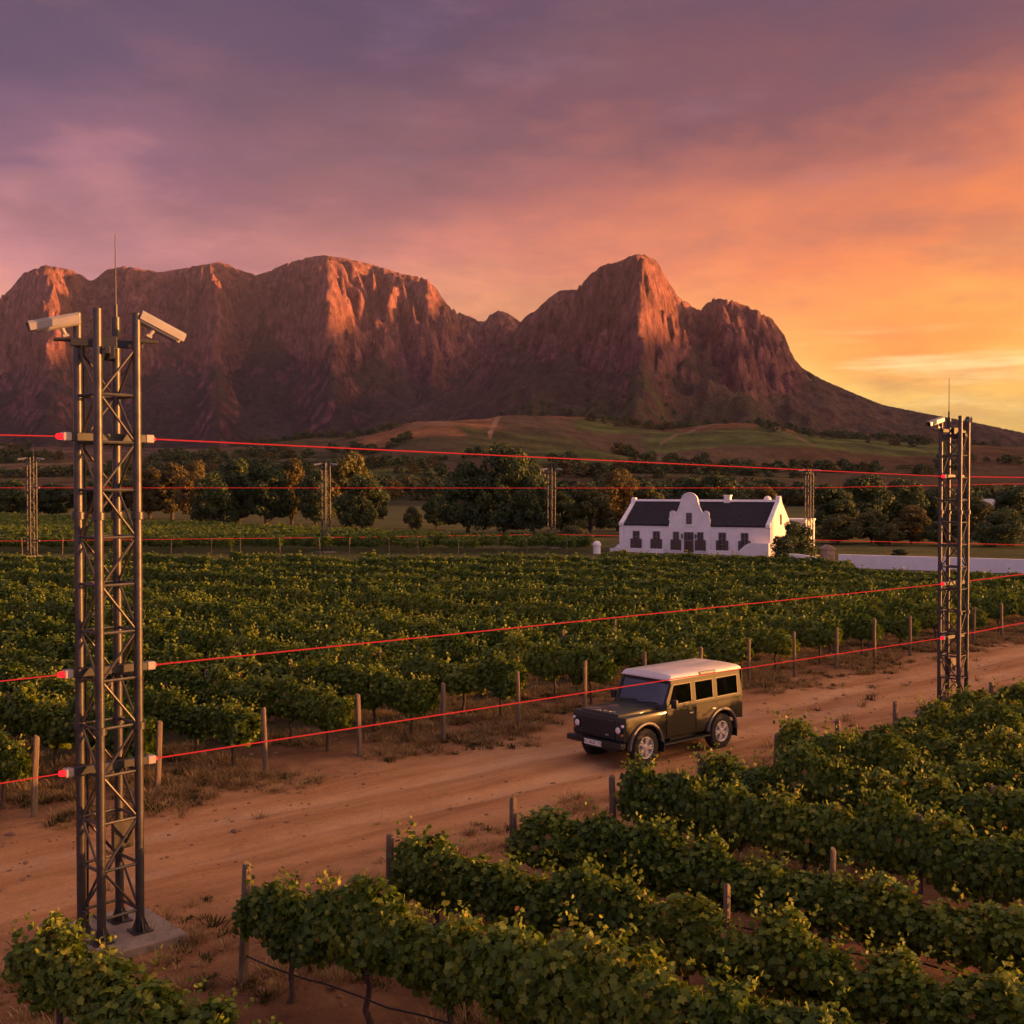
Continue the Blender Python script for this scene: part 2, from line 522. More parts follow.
def build_mountains():
    lo = np.geomspace(380, 1700, 130)
    mid = np.arange(1712, 3600, 8.5)
    hi = np.arange(3612, 5600, 11.0)
    far = np.geomspace(5650, 7400, 10)
    ys = np.concatenate([lo, mid, hi, far])
    x, Y = np.meshgrid(TX, ys)
    X = (x - 512) / F_PX * Y
    # left massif
    bump = lambda x, L: sum(a_ * np.exp(-((x - c_) / s_) ** 2) for c_, s_, a_ in L)
    el = lambda x: 260 * bump(x, ((94, 13, -1.0), (175, 10, -.4), (264, 16, -1.1), (486, 14, -.7), (375, 10, -.3), (50, 22, .4), (215, 20, .7), (330, 26, .8), (430, 18, .4), (135, 16, .3)))
    ZL, FL, TL, gl = weather(SKY_LEFT, 2300, 4500, 420, 3, 0.50, lambda x: 1 - sstep(x, 470, 560), el, -3300, 1300, 2100, 5500, 12.5, [26000] * 5, 46, 0.68)
    er = lambda x: 190 * bump(x, ((698, 11, -1.1), (562, 9, -.5), (523, 9, -.5), (640, 26, .5), (745, 20, .4), (590, 14, .3)))
    ZR, FR, TR, gr = weather(SKY_RIGHT, 1450, 3150, 260, 21, 0.50, lambda x: sstep(x, 520, 560) * (1 - sstep(x, 786, 812)), er, -1500, 2700, 1350, 3900, 10.0, [26000] * 4, 46, 0.72)
    rr_ = lambda s_: (fbm(X / 26, Y / 26 + s_, 5, 50) - 0.5)
    zl = bil(ZL, *gl, X, Y); fl = bil(FL, *gl, X, Y); tl = bil(TL, *gl, X, Y)
    zl = zl + rr_(0) * (16 + 40 * sstep(fl, 0, .2) * (1 - sstep(tl, .86, .96))) * sstep(tl, .05, .4)
    crack = lambda s_, L: np.abs(2 * fbm(X / L + s_, Y / L - s_, 4, 57) - 1) ** 0.7
    zl = zl + (crack(0, 75) - .45) * 95 * sstep(fl, 0.02, .25) * (1 - sstep(tl, .88, .98)) + (crack(3, 190) - .45) * 60 * sstep(tl, .3, .6) * (1 - sstep(tl, .86, .97))
    zl = np.where((Y < 2110) | (Y > 5480), -60, zl)
    zl = fit_skyline(x, Y, zl, SKY_LEFT, (Y > 3000) & (Y < 5400))
    zr = bil(ZR, *gr, X, Y); fr = bil(FR, *gr, X, Y); tr = bil(TR, *gr, X, Y)
    zr = zr + rr_(9) * (12 + 34 * sstep(fr, 0, .2) * (1 - sstep(tr, .88, .97))) * sstep(tr, .05, .4)
    zr = zr + (crack(5, 55) - .45) * 80 * sstep(fr, 0.02, .25) * (1 - sstep(tr, .90, .98)) + (crack(8, 150) - .45) * 45 * sstep(tr, .3, .6) * (1 - sstep(tr, .88, .97))
    zr = np.where((Y < 1360) | (Y > 3880) | (X < -1490) | (X > 2680), -60, zr)
    zr = fit_skyline(x, Y, zr, SKY_RIGHT, (Y > 2000) & (Y < 3800))
    # foothills
    zf = (sstep(Y, 380, 2600) * 52 - 0.6 + sstep(Y, 395, 520) * 2.0) + (fbm(X / 420, Y / 420, 4, 8) - 0.5) * 26 * sstep(Y, 520, 1300)
    for cx, cy, py, sx, sy in BUMPS:
        base = np.interp(cy, [380, 2600], [0, 45])
        h = (HORIZON - py) / F_PX * cy + CAM_H - base
        g = np.exp(-((x - cx) / sx) ** 2 * 0.9 - ((Y - cy) / sy) ** 2)
        zf = np.maximum(zf, zf * (1 - g) + (h + base) * g)
    zf = zf + (fbm(X / 75, Y / 75, 5, 12) - 0.5) * 11 * sstep(Y, 480, 900)
    zm = np.maximum(zl, zr)
    k = 30.0
    z = np.where(Y > 1450, np.maximum(zm, zf) + k * np.maximum(0, 1 - np.abs(zm - zf) / k) ** 2 * 0.25, zf)
    # ---- what grows or shows where: rock, scrub, fields, forest (albedo only)
    n1 = fbm(X / 90, Y / 140, 5, 40); n2 = fbm(X / 300, Y / 300, 4, 41); n3 = fbm(x / 7, z / 16, 5, 43)
    c3 = lambda a: np.array(a)[None, None, :]
    rock = c3((0.225, 0.096, 0.090)) * (0.50 + 1.0 * n3[..., None])
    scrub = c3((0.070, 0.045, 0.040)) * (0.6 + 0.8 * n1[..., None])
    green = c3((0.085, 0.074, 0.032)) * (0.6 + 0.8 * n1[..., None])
    isl = zl > zr
    face = np.where(isl, fl, fr)
    gy, gx = np.gradient(z); slope = np.abs(gy) / np.gradient(ys)[:, None]
    rk = np.clip(sstep(face + (n1 - 0.5) * 0.35 * (face > 0.01), 0.03, 0.25) + 0.8 * sstep(slope, 0.95, 1.5), 0, 1)[..., None]
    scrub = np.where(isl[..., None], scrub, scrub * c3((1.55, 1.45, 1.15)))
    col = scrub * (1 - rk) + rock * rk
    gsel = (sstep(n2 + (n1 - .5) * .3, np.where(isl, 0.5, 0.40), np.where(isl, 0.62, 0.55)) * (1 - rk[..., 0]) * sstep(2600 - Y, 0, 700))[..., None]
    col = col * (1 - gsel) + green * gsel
    foot = (zf > zm - 6) | (Y < 1450)
    fmix = sstep(n2, 0.42, 0.55)[..., None]
    base = c3((0.082, 0.078, 0.034)) * (1 - fmix) + c3((0.175, 0.108, 0.058)) * fmix
    col = np.where(foot[..., None], base * (0.65 + 0.7 * n1[..., None]), col)

    def patch(cx, sx, y0, y1, c, stripes=0.0, soft=0.12):
        nonlocal col
        q = np.maximum(np.abs(x - cx) / sx, np.abs(Y - (y0 + y1) / 2) / ((y1 - y0) / 2)) + (vnoise(X / 45, Y / 45, 77) - .5) * 0.22
        m = (1 - sstep(q, 1 - soft, 1 + soft))[..., None]
        cc = c3(c) * (0.8 + 0.4 * n1[..., None])
        if stripes: cc = cc * (1 + 0.30 * np.sin(Y / stripes + x / 55)[..., None])
        col = col * (1 - m) + cc * m

    TAN, GREEN, PALE = (0.38, 0.17, 0.075), (0.14, 0.16, 0.04), (0.26, 0.17, 0.09)
    patch(432, 66, 1090, 1420, TAN, 14)
    patch(432, 24, 1180, 1260, (0.36, 0.20, 0.11))
    patch(560, 58, 1380, 1640, (0.24, 0.105, 0.045))
    patch(612, 36, 1300, 1420, GREEN, 12)
    patch(562, 66, 740, 900, GREEN, 9)
    patch(392, 52, 600, 745, GREEN, 8)
    patch(740, 90, 1150, 1330, GREEN, 12)
    patch(742, 84, 1335, 1500, (0.25, 0.115, 0.045))
    patch(668, 26, 1000, 1100, PALE)
    patch(800, 42, 1290, 1400, (0.075, 0.095, 0.03), 10)
    patch(860, 50, 900, 990, GREEN, 9)
    patch(905, 120, 1050, 1300, (0.16, 0.085, 0.04))
    patch(60, 130, 1080, 1340, (0.17, 0.105, 0.085), 16)
    patch(40, 90, 850, 960, PALE, 10)
    patch(250, 100, 900, 1120, (0.10, 0.098, 0.04), 12)
    patch(700, 110, 640, 740, (0.15, 0.12, 0.045), 8)
    patch(985, 60, 1250, 1500, (0.20, 0.10, 0.045))
    patch(870, 90, 1150, 1380, GREEN, 11)
    patch(630, 46, 1400, 1560, (0.12, 0.10, 0.03), 9)
    patch(320, 80, 1250, 1450, (0.125, 0.098, 0.04), 12)
    patch(520, 60, 1000, 1180, (0.13, 0.12, 0.035), 9)
    patch(650, 50, 820, 930, (0.16, 0.12, 0.05), 8)

    def trail(pts, c=(0.30, 0.20, 0.13), w=1.5):
        nonlocal col
        for (xa, ya), (xb, yb) in zip(pts[:-1], pts[1:]):
            dx, dy = xb - xa, yb - ya
            t = np.clip(((x - xa) * dx + (Y - ya) / 9 * (dy / 9)) / (dx * dx + (dy / 9) ** 2), 0, 1)
            d = np.hypot(x - xa - t * dx, (Y - ya - t * dy) / 9)
            m = (1 - sstep(d, w * .5, w))[..., None]
            col = col * (1 - m) + c3(c) * m

    trail([(500, 1400), (497, 1300), (490, 1150)], (0.5, 0.28, 0.19), 3)
    trail([(765, 1440), (785, 1300), (815, 1160)], w=1.5)
    trail([(742, 1500), (700, 1380), (660, 1200)], w=1.5)
    trail([(885, 960), (905, 860), (915, 800)], w=2)
    m, nt, b = nodes_of('mountain_rock')
    N, L = nt.nodes, nt.links
    at = N.new('ShaderNodeAttribute'); at.attribute_name = 'albedo'
    ge = N.new('ShaderNodeNewGeometry')
    mp = N.new('ShaderNodeMapping'); mp.inputs['Scale'].default_value = (1, 0.6, 0.8); L.new(ge.outputs['Position'], mp.inputs[0])
    no = N.new('ShaderNodeTexNoise'); no.inputs['Scale'].default_value = 0.045; no.inputs['Detail'].default_value = 9; no.inputs['Roughness'].default_value = 0.68
    L.new(mp.outputs[0], no.inputs['Vector'])
    mr = N.new('ShaderNodeMapRange'); mr.inputs[1].default_value = 0.3; mr.inputs[2].default_value = 0.7; mr.inputs[3].default_value = 0.55; mr.inputs[4].default_value = 1.4
    L.new(no.outputs['Fac'], mr.inputs[0])
    mx = N.new('ShaderNodeVectorMath'); mx.operation = 'SCALE'; L.new(at.outputs['Color'], mx.inputs[0]); L.new(mr.outputs[0], mx.inputs['Scale'])
    L.new(mx.outputs[0], b.inputs['Base Color']); b.inputs['Roughness'].default_value = 0.95; b.inputs['Specular IOR Level'].default_value = 0.15
    m2 = N.new('ShaderNodeMapping'); m2.inputs['Scale'].default_value = (1, 1, 0.32); L.new(ge.outputs['Position'], m2.inputs[0])
    n2 = N.new('ShaderNodeTexNoise'); n2.inputs['Scale'].default_value = 0.055; n2.inputs['Detail'].default_value = 8; n2.inputs['Roughness'].default_value = 0.72; n2.inputs['Distortion'].default_value = 0.6
    L.new(m2.outputs[0], n2.inputs['Vector'])
    r2 = N.new('ShaderNodeMapRange'); r2.inputs[1].default_value = 0.34; r2.inputs[2].default_value = 0.62; r2.inputs[3].default_value = 0.42; r2.inputs[4].default_value = 1.35
    L.new(n2.outputs['Fac'], r2.inputs[0])
    rm = N.new('ShaderNodeMix'); rm.inputs[2].default_value = 1.0; L.new(at.outputs['Alpha'], rm.inputs[0]); L.new(r2.outputs[0], rm.inputs[3])
    mm = N.new('ShaderNodeMath'); mm.operation = 'MULTIPLY'; L.new(mr.outputs[0], mm.inputs[0]); L.new(rm.outputs[0], mm.inputs[1]); L.new(mm.outputs[0], mx.inputs['Scale'])
    ha = N.new('ShaderNodeMath'); ha.operation = 'ADD'; L.new(no.outputs['Fac'], ha.inputs[0]); L.new(n2.outputs['Fac'], ha.inputs[1])
    bn = N.new('ShaderNodeBump'); bn.inputs['Strength'].default_value = 1.0; bn.inputs['Distance'].default_value = 26.0
    L.new(ha.outputs[0], bn.inputs['Height']); L.new(bn.outputs[0], b.inputs['Normal'])
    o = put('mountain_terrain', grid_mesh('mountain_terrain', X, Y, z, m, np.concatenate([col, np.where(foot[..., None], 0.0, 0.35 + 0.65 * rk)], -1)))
    tag(o, kind='structure')
    return x, Y, X, z, foot, col


TERR = build_mountains()


def terrain_z(px, y):
    ys = TERR[1][:, 0]
    i = np.clip(np.searchsorted(ys, y), 0, len(ys) - 1)
    j = np.clip(((px - TX[0]) / 1.25).astype(int), 0, len(TX) - 1)
    return TERR[3][i, j]


# unseen ridge added to block the low sun: shades lower slopes, dims the valley
def build_shade_ridge():
    S = np.array([math.sin(SUN_AZ), math.cos(SUN_AZ)]); P = np.array([-S[1], S[0]])
    qs = np.linspace(-400, 7200, 160); ws = np.linspace(-1400, 1400, 33)
    q, w = np.meshgrid(qs, ws)
    crest = np.interp(q, [-400, 300, 900, 1500, 2400, 3084, 3700, 4332, 5000, 6000, 7200], SHADE_CREST)
    crest = crest + (fbm(q / 260, q * 0, 4, 90) - 0.5) * 70 * sstep(q, 400, 1500)
    h = crest * np.clip(1 - np.abs(w) / 1400, 0, 1) ** 1.1 - 5
    s = 7000 + w
    X, Y = S[0] * s + P[0] * q, S[1] * s + P[1] * q
    o = put('shade_ridge', grid_mesh('shade_ridge', X, Y, h, mat('shade_ridge_scrub', (0.07, 0.06, 0.03), 0.95, 0.4, 0.02)))
    tag(o, kind='structure')


SHADE_CREST = [493, 496, 600, 720, 830, 910, 1080, 1255, 1250, 1200, 700]
build_shade_ridge()

# ================================================================== the setting: ground
U = Vector((0.748, 0.664, 0)); V = Vector((-0.664, 0.748, 0))      # along and across the dirt track


def uv_of(x, y): return U.x * x + U.y * y, V.x * x + V.y * y


def ground_h(X, Y):
    u, v = uv_of(X, Y)
    wob = (vnoise(u / 9, u * 0, 5) - 0.5) * 0.5
    rut = -0.07 * np.exp(-((v - 17.25 + wob) / 0.26) ** 2) - 0.07 * np.exp(-((v - 18.95 + wob) / 0.26) ** 2)
    crown = 0.02 * np.exp(-((v - 18.1 + wob) / 0.5) ** 2)
    near = np.clip((130 - np.hypot(X, Y)) / 90, 0, 1)
    lump = (fbm(X / 1.6, Y / 1.6, 4, 2) - 0.5) * 0.07 + (fbm(X / 0.45, Y / 0.45, 3, 3) - 0.5) * 0.035 * np.clip(np.abs(v - 18.1) / 2.6, 0.25, 1)
    ridge = 0.06 * sstep(v, 20.2, 21.6) + 0.05 * sstep(-v, -13.6, -12.4)
    return (rut + crown + lump + ridge) * near


def build_ground():
    xs = np.concatenate([np.linspace(-560, -15, 30)[:-1], np.arange(-15, 34, 0.17), np.linspace(34, 560, 30)[1:]])
    ys = np.concatenate([np.linspace(-120, 7, 12)[:-1], np.arange(7, 50, 0.17), np.geomspace(50, 430, 40)[1:]])
    X, Y = np.meshgrid(xs, ys)
    Z = ground_h(X, Y)
    m, nt, b = nodes_of('dirt_ground')
    N, L = nt.nodes, nt.links
    ge = N.new('ShaderNodeNewGeometry')
    mp = N.new('ShaderNodeMapping'); mp.vector_type = 'POINT'; mp.inputs['Rotation'].default_value = (0, 0, -math.atan2(0.664, 0.748))
    L.new(ge.outputs['Position'], mp.inputs[0])
    sep = N.new('ShaderNodeSeparateXYZ'); L.new(mp.outputs[0], sep.inputs[0])

    def noise(scale, detail=5, rough=0.6, stretch=(1, 1, 1)):
        q = N.new('ShaderNodeMapping'); q.inputs['Scale'].default_value = stretch; L.new(mp.outputs[0], q.inputs[0])
        n = N.new('ShaderNodeTexNoise'); n.inputs['Scale'].default_value = scale; n.inputs['Detail'].default_value = detail; n.inputs['Roughness'].default_value = rough
        L.new(q.outputs[0], n.inputs['Vector'])
        return n.outputs['Fac']

    def mathn(op, a, c, clamp=False):
        n = N.new('ShaderNodeMath'); n.operation = op; n.use_clamp = clamp
        for i, q in enumerate((a, c)):
            if isinstance(q, (int, float)): n.inputs[i].default_value = q
            else: L.new(q, n.inputs[i])
        return n.outputs[0]

    def ramp(v, stops):
        n = N.new('ShaderNodeValToRGB'); cr = n.color_ramp
        while len(cr.elements) < len(stops): cr.elements.new(.5)
        for e, (p, c) in zip(cr.elements, stops): e.position = p; e.color = c if len(c) == 4 else c + (1,)
        L.new(v, n.inputs[0]); return n.outputs[0]

    def mixc(f, a, c, mode='MIX'):
        n = N.new('ShaderNodeMix'); n.data_type = 'RGBA'; n.blend_type = mode
        if isinstance(f, (int, float)): n.inputs[0].default_value = f
        else: L.new(f, n.inputs[0])
        for s, q in ((6, a), (7, c)):
            if isinstance(q, tuple): n.inputs[s].default_value = q
            else: L.new(q, n.inputs[s])
        return n.outputs[2]

    v = mathn('ADD', sep.outputs[1], mathn('MULTIPLY', mathn('SUBTRACT', noise(0.55, 6), 0.5), 2.6))
    fac = mathn('DIVIDE', mathn('SUBTRACT', v, 10.0), 15.0)       # v 10..25 -> 0..1
    t = lambda x: (x - 10) / 15
    # how packed and bare the soil is across the corridor
    packed = ramp(fac, [(0.0, (0, 0, 0)), (t(12.6), (0.05,) * 3), (t(14.4), (0.5,) * 3), (t(16.2), (0.95,) * 3), (t(17.3), (1,) * 3), (t(18.1), (.82,) * 3), (t(18.95), (1,) * 3), (t(20.2), (.85,) * 3), (t(21.6), (.12,) * 3), (t(23), (0, 0, 0))])
    soil = ramp(noise(1.3, 8, 0.66), [(0.3, (0.115, 0.052, 0.028)), (0.52, (0.20, 0.092, 0.046)), (0.72, (0.27, 0.135, 0.07))])
    dirt = ramp(noise(0.8, 8, 0.62, (0.25, 1.6, 1)), [(0.30, (0.31, 0.138, 0.058)), (0.5, (0.48, 0.235, 0.102)), (0.7, (0.60, 0.325, 0.155))])
    v2 = mathn('ADD', sep.outputs[1], mathn('MULTIPLY', mathn('SUBTRACT', noise(0.22, 3), 0.5), 0.9))
    fac2 = mathn('DIVIDE', mathn('SUBTRACT', v2, 15.0), 6.0)
    w = lambda q: (q - 15) / 6
    rutm = ramp(fac2, [(0, (0, 0, 0)), (w(16.8), (0, 0, 0)), (w(17.1), (1,) * 3), (w(17.45), (1,) * 3), (w(17.75), (0, 0, 0)), (w(18.5), (0, 0, 0)), (w(18.8), (1,) * 3), (w(19.15), (1,) * 3), (w(19.45), (0, 0, 0)), (1, (0, 0, 0))])
    col = mixc(packed, soil, dirt)
    patch = ramp(noise(0.9, 6, 0.7, (0.35, 1.2, 1)), [(0.38, (0.25,) * 3), (0.62, (1, 1, 1))])
    col = mixc(mathn('MULTIPLY', mixc(1.0, rutm, patch, 'MULTIPLY'), 0.55), col, (0.66, 0.40, 0.22, 1))
    weed = ramp(noise(2.3, 8, 0.7), [(0.5, (0, 0, 0)), (0.66, (1, 1, 1))])
    inv = N.new('ShaderNodeInvert'); L.new(packed, inv.inputs[1])
    wf = mixc(1.0, weed, inv.outputs[0], 'MULTIPLY')
    col = mixc(mathn('MULTIPLY', wf, 0.85), col, (0.14, 0.085, 0.03, 1))
    cover_shade = ramp(fac, [(0.0, (0, 0, 0)), (t(22.6), (0, 0, 0)), (t(24.6), (1, 1, 1)), (1, (1, 1, 1))])  # green cover beyond the track, darkened for the shade between vine rows
    col = mixc(mathn('MULTIPLY', cover_shade, 0.90), col, ramp(noise(1.7, 6, 0.7), [(0.35, (0.020, 0.021, 0.008)), (0.6, (0.050, 0.044, 0.017)), (0.75, (0.10, 0.068, 0.03))]))
    specks = ramp(noise(16, 4, 0.7), [(0.60, (0, 0, 0)), (0.72, (1, 1, 1))])
    col = mixc(mathn('MULTIPLY', specks, 0.5), col, (0.10, 0.05, 0.028, 1))
    sp0 = N.new('ShaderNodeSeparateXYZ'); L.new(ge.outputs['Position'], sp0.inputs[0])
    farf = N.new('ShaderNodeMapRange'); L.new(sp0.outputs[1], farf.inputs[0]); farf.inputs[1].default_value = 76; farf.inputs[2].default_value = 88
    grass = ramp(noise(0.12, 6, 0.7), [(0.3, (0.035, 0.042, 0.014)), (0.55, (0.075, 0.075, 0.025)), (0.75, (0.15, 0.105, 0.04))])
    col = mixc(farf.outputs[0], col, grass)
    L.new(col, b.inputs['Base Color'])
    b.inputs['Roughness'].default_value = 0.95; b.inputs['Specular IOR Level'].default_value = 0.12
    bn = N.new('ShaderNodeBump'); bn.inputs['Strength'].default_value = 1.0; bn.inputs['Distance'].default_value = 0.10
    hsum = mathn('ADD', noise(3.2, 8, 0.7), mathn('MULTIPLY', noise(1.2, 4, 0.6, (0.12, 5, 1)), 0.6))
    L.new(hsum, bn.inputs['Height']); L.new(bn.outputs[0], b.inputs['Normal'])
    tag(put('ground', grid_mesh('ground', X, Y, Z, m)), kind='structure')


build_ground()


# ================================================================== the evening air
def build_haze():
    m = bpy.data.materials.new('haze'); m.use_nodes = True
    nt = m.node_tree; nt.nodes.clear()
    out = nt.nodes.new('ShaderNodeOutputMaterial'); v = nt.nodes.new('ShaderNodeVolumePrincipled')
    v.inputs['Color'].default_value = (0.72, 0.67, 1.0, 1); v.inputs['Density'].default_value = 1.4e-5; v.inputs['Anisotropy'].default_value = 0.1
    nt.links.new(v.outputs[0], out.inputs['Volume'])
    o = MB().box(-9000, 9000, -500, 7800, -60, 1600).build('haze', m)
    tag(o, 'thin evening haze lying over the whole valley', 'haze', kind='stuff')


build_haze()
# ================================================================== foliage
def leaf_material(name, stops, trans=0.35, rough=0.5, hue_by_object=0.25, spec=0.35):
    m, nt, b = nodes_of(name)
    N, L = nt.nodes, nt.links
    at = N.new('ShaderNodeAttribute'); at.attribute_name = 'tint'
    oi = N.new('ShaderNodeObjectInfo')
    sub = N.new('ShaderNodeMath'); sub.operation = 'MULTIPLY_ADD'
    L.new(oi.outputs['Random'], sub.inputs[0]); sub.inputs[1].default_value = hue_by_object; L.new(at.outputs['Fac'], sub.inputs[2])
    s2 = N.new('ShaderNodeMath'); s2.operation = 'SUBTRACT'; L.new(sub.outputs[0], s2.inputs[0]); s2.inputs[1].default_value = hue_by_object / 2
    cr = N.new('ShaderNodeValToRGB')
    while len(cr.color_ramp.elements) < len(stops): cr.color_ramp.elements.new(.5)
    for e, (p, c) in zip(cr.color_ramp.elements, stops): e.position = p; e.color = c + (1,)
    L.new(s2.outputs[0], cr.inputs[0])
    L.new(cr.outputs[0], b.inputs['Base Color'])
    b.inputs['Roughness'].default_value = rough; b.inputs['Specular IOR Level'].default_value = spec
    tr = N.new('ShaderNodeBsdfTranslucent'); L.new(cr.outputs[0], tr.inputs[0])
    mx = N.new('ShaderNodeMixShader'); mx.inputs[0].default_value = trans
    L.new(b.outputs[0], mx.inputs[1]); L.new(tr.outputs[0], mx.inputs[2])
    L.new(mx.outputs[0], nt.nodes['Material Output'].inputs[0])
    return m


VINE_LEAF = leaf_material('vine_leaf', [(0.0, (0.026, 0.056, 0.006)), (0.35, (0.078, 0.130, 0.011)), (0.62, (0.175, 0.215, 0.018)), (0.86, (0.34, 0.33, 0.036)), (0.97, (0.28, 0.13, 0.03))], 0.36)
TREE_DARK = leaf_material('dark_tree_leaf', [(0.0, (0.022, 0.038, 0.010)), (0.5, (0.048, 0.074, 0.017)), (1.0, (0.10, 0.112, 0.026))], 0.22, 0.6)
TREE_OLIVE = leaf_material('olive_tree_leaf', [(0.0, (0.035, 0.046, 0.012)), (0.5, (0.085, 0.088, 0.020)), (1.0, (0.16, 0.122, 0.028))], 0.25, 0.6)
TREE_RUST = leaf_material('autumn_tree_leaf', [(0.0, (0.045, 0.042, 0.010)), (0.5, (0.105, 0.082, 0.018)), (1.0, (0.20, 0.125, 0.026))], 0.3, 0.6)
BARK = mat('vine_bark', (0.075, 0.048, 0.032), 0.95, 0.5, 14, bump=0.6, stretch=(3, 3, 0.6))
TRUNK = mat('tree_bark', (0.06, 0.045, 0.033), 0.95, 0.4, 4, bump=0.5)
POST_WOOD = mat('post_wood', (0.150, 0.105, 0.066), 0.9, 0.45, 9, bump=0.5, stretch=(5, 5, 0.5))


def unit(a): return a / np.maximum(np.linalg.norm(a, axis=-1, keepdims=True), 1e-6)


HALF = np.array([(-.06, .17), (.10, .46), (.30, .30), (.50, .50), (.66, .22)])


def leaves_mesh(name, pos, nrm, size, material, lobed, tint, r):
    """one leaf blade per point: two halves folded along the midrib, lobed close up, plain farther off"""
    n = len(pos)
    nrm = unit(nrm)
    ref = unit(r.normal(size=(n, 3)) + np.array([0, 0, -0.9]))
    a = unit(ref - nrm * (ref * nrm).sum(1, keepdims=True))        # stem to tip
    c = np.cross(nrm, a)
    half = HALF if lobed else np.array([(.12, .40), (.55, .36)])
    k = len(half)
    fold = r.uniform(-0.15, 0.45, n)[:, None]
    s = size[:, None]
    P = lambda u, w: pos + a * (u - .5) * s + c * w * s + nrm * (-abs(w) * fold - (u - .45) ** 2 * 0.35) * s
    pts = [P(0.0, 0.0)] + [P(u, w) for u, w in half] + [P(1.0, 0.0)] + [P(u, -w) for u, w in half]
    m = 2 * k + 2
    co = np.stack(pts, 1).reshape(-1, 3)
    f1 = list(range(0, k + 2)); f2 = [0] + [k + 1] + list(range(m - 1, k + 1, -1))
    fl = np.array(f1 + f2)
    faces = (np.arange(n)[:, None] * m + fl[None, :]).reshape(-1)
    return poly_mesh(name, co, faces, np.full(2 * n, k + 2), material, np.repeat(tint, m))


def vine_foliage(name, seed, n, leaf, length=1.34, lobed=True, shoots=15, taper=1.0, wide=0.74):
    r = np.random.default_rng(seed)
    th = r.uniform(0, 2 * math.pi, n)
    rad = np.sqrt(r.uniform(0.30, 1.0, n))
    x = r.uniform(-length / 2, length / 2, n)
    lump = 0.5 + vnoise(x * 2.1 + seed * 7.7, x * 0, seed)
    end = (np.abs(x) / (length / 2)) ** 3
    end = end * taper
    low = 0.46 + 0.14 * end + 0.24 * vnoise(x * 2.6 + seed, x * 0, seed + 3)
    high = (1.24 if lobed else 1.30) - 0.20 * end + (0.34 if lobed else 0.20) * vnoise(x * 2.6 - seed, x * 0, seed + 4)
    hw = wide * (0.18 + 0.16 * lump) * (1 - 0.25 * np.minimum(end, 2.4))
    rad = rad * (0.72 + 0.52 * vnoise(x * 4.6 + seed * 3.1, th * 2.2, seed + 8))
    cy, cz = np.cos(th), np.sin(th)
    # a squared-off hedge section with soft corners
    q = np.maximum(np.abs(cy), np.abs(cz)) ** 0.55
    y = hw * cy / q * rad
    z = (low + high) / 2 + (high - low) / 2 * cz / q * rad
    y = y * (1 - 0.35 * np.clip((z - 1.1) / 0.4, 0, 1)) + r.normal(0, 0.035, n)
    pos = np.stack([x + r.normal(0, .03, n), y, z], 1)
    out = np.stack([r.normal(0, .35, n), cy, cz * 0.6 + 0.45], 1)
    nrm = unit(out) + r.normal(0, 0.42 if lobed else 0.32, (n, 3))
    size = r.uniform(0.75, 1.25, n) * leaf
    tint = np.clip(r.normal(0.42, 0.16, n) if lobed else r.normal(0.46, 0.09, n), 0, 0.80)
    sp, sn, ss, st = [], [], [], []
    for _ in range(shoots):                                         # young shoots standing out of the top and the sides
        b = np.array([r.uniform(-length / 2, length / 2), r.normal(0, .12), 1.24 + r.uniform(-.1, .12)])
        d = unit(np.array([r.normal(0, .35), r.normal(0, .35), 1.0]))
        ln = r.uniform(0.14, 0.52)
        k = max(4, int(ln / leaf * 2.6))
        for i in range(k):
            t = i / k
            sp.append(b + d * ln * t + r.normal(0, .035, 3) + np.array([0, 0, -.06 * t * t])); sn.append(r.normal(0, 1, 3) + np.array([0, 0, .5]))
            ss.append(leaf * (0.95 - .45 * t) * r.uniform(.8, 1.15)); st.append(np.clip(r.normal(.56 if lobed else .46, .16 if lobed else .10), 0, .84))
    if sp:
        pos = np.concatenate([pos, sp]); nrm = np.concatenate([nrm, sn]); size = np.concatenate([size, ss]); tint = np.concatenate([tint, st])
    tint[r.random(len(tint)) < (0.010 if lobed else 0.002)] = 0.98
    return leaves_mesh(name, pos, nrm, size, VINE_LEAF, lobed, tint, r)


def vine_trunk(seed):
    r = random.Random(seed)
    m = MB()
    x = 0; p = []
    for i in range(7):
        p.append((x + r.uniform(-.025, .025), r.uniform(-.025, .025), -0.06 + i * 0.135))
        x += r.uniform(-.02, .02)
    m.tube(p, [.052, .042, .036, .034, .036, .042, .038], 8)
    tip = p[-2]
    for s in (-1, 1):
        m.tube([tip, (tip[0] + s * .14, tip[1], .73), (tip[0] + s * .36, tip[1] + r.uniform(-.03, .03), .79), (tip[0] + s * .56, tip[1], .80)], [.03, .026, .02, .014], 6)
    return m.mesh('trunk', BARK, smooth=True)


NEAR_VINES = [vine_foliage('foliage', 100 + i, 2100, 0.086) for i in range(6)]
MID_VINES = [vine_foliage('foliage', 200 + i, 900, 0.120, length=1.36, lobed=False, shoots=10, taper=1.1, wide=0.82) for i in range(5)]
FAR_VINES = [vine_foliage('foliage', 300 + i, 460, 0.175, length=1.38, lobed=False, shoots=5, taper=1.0, wide=0.90) for i in range(4)]
TRUNKS = [vine_trunk(i) for i in range(5)]


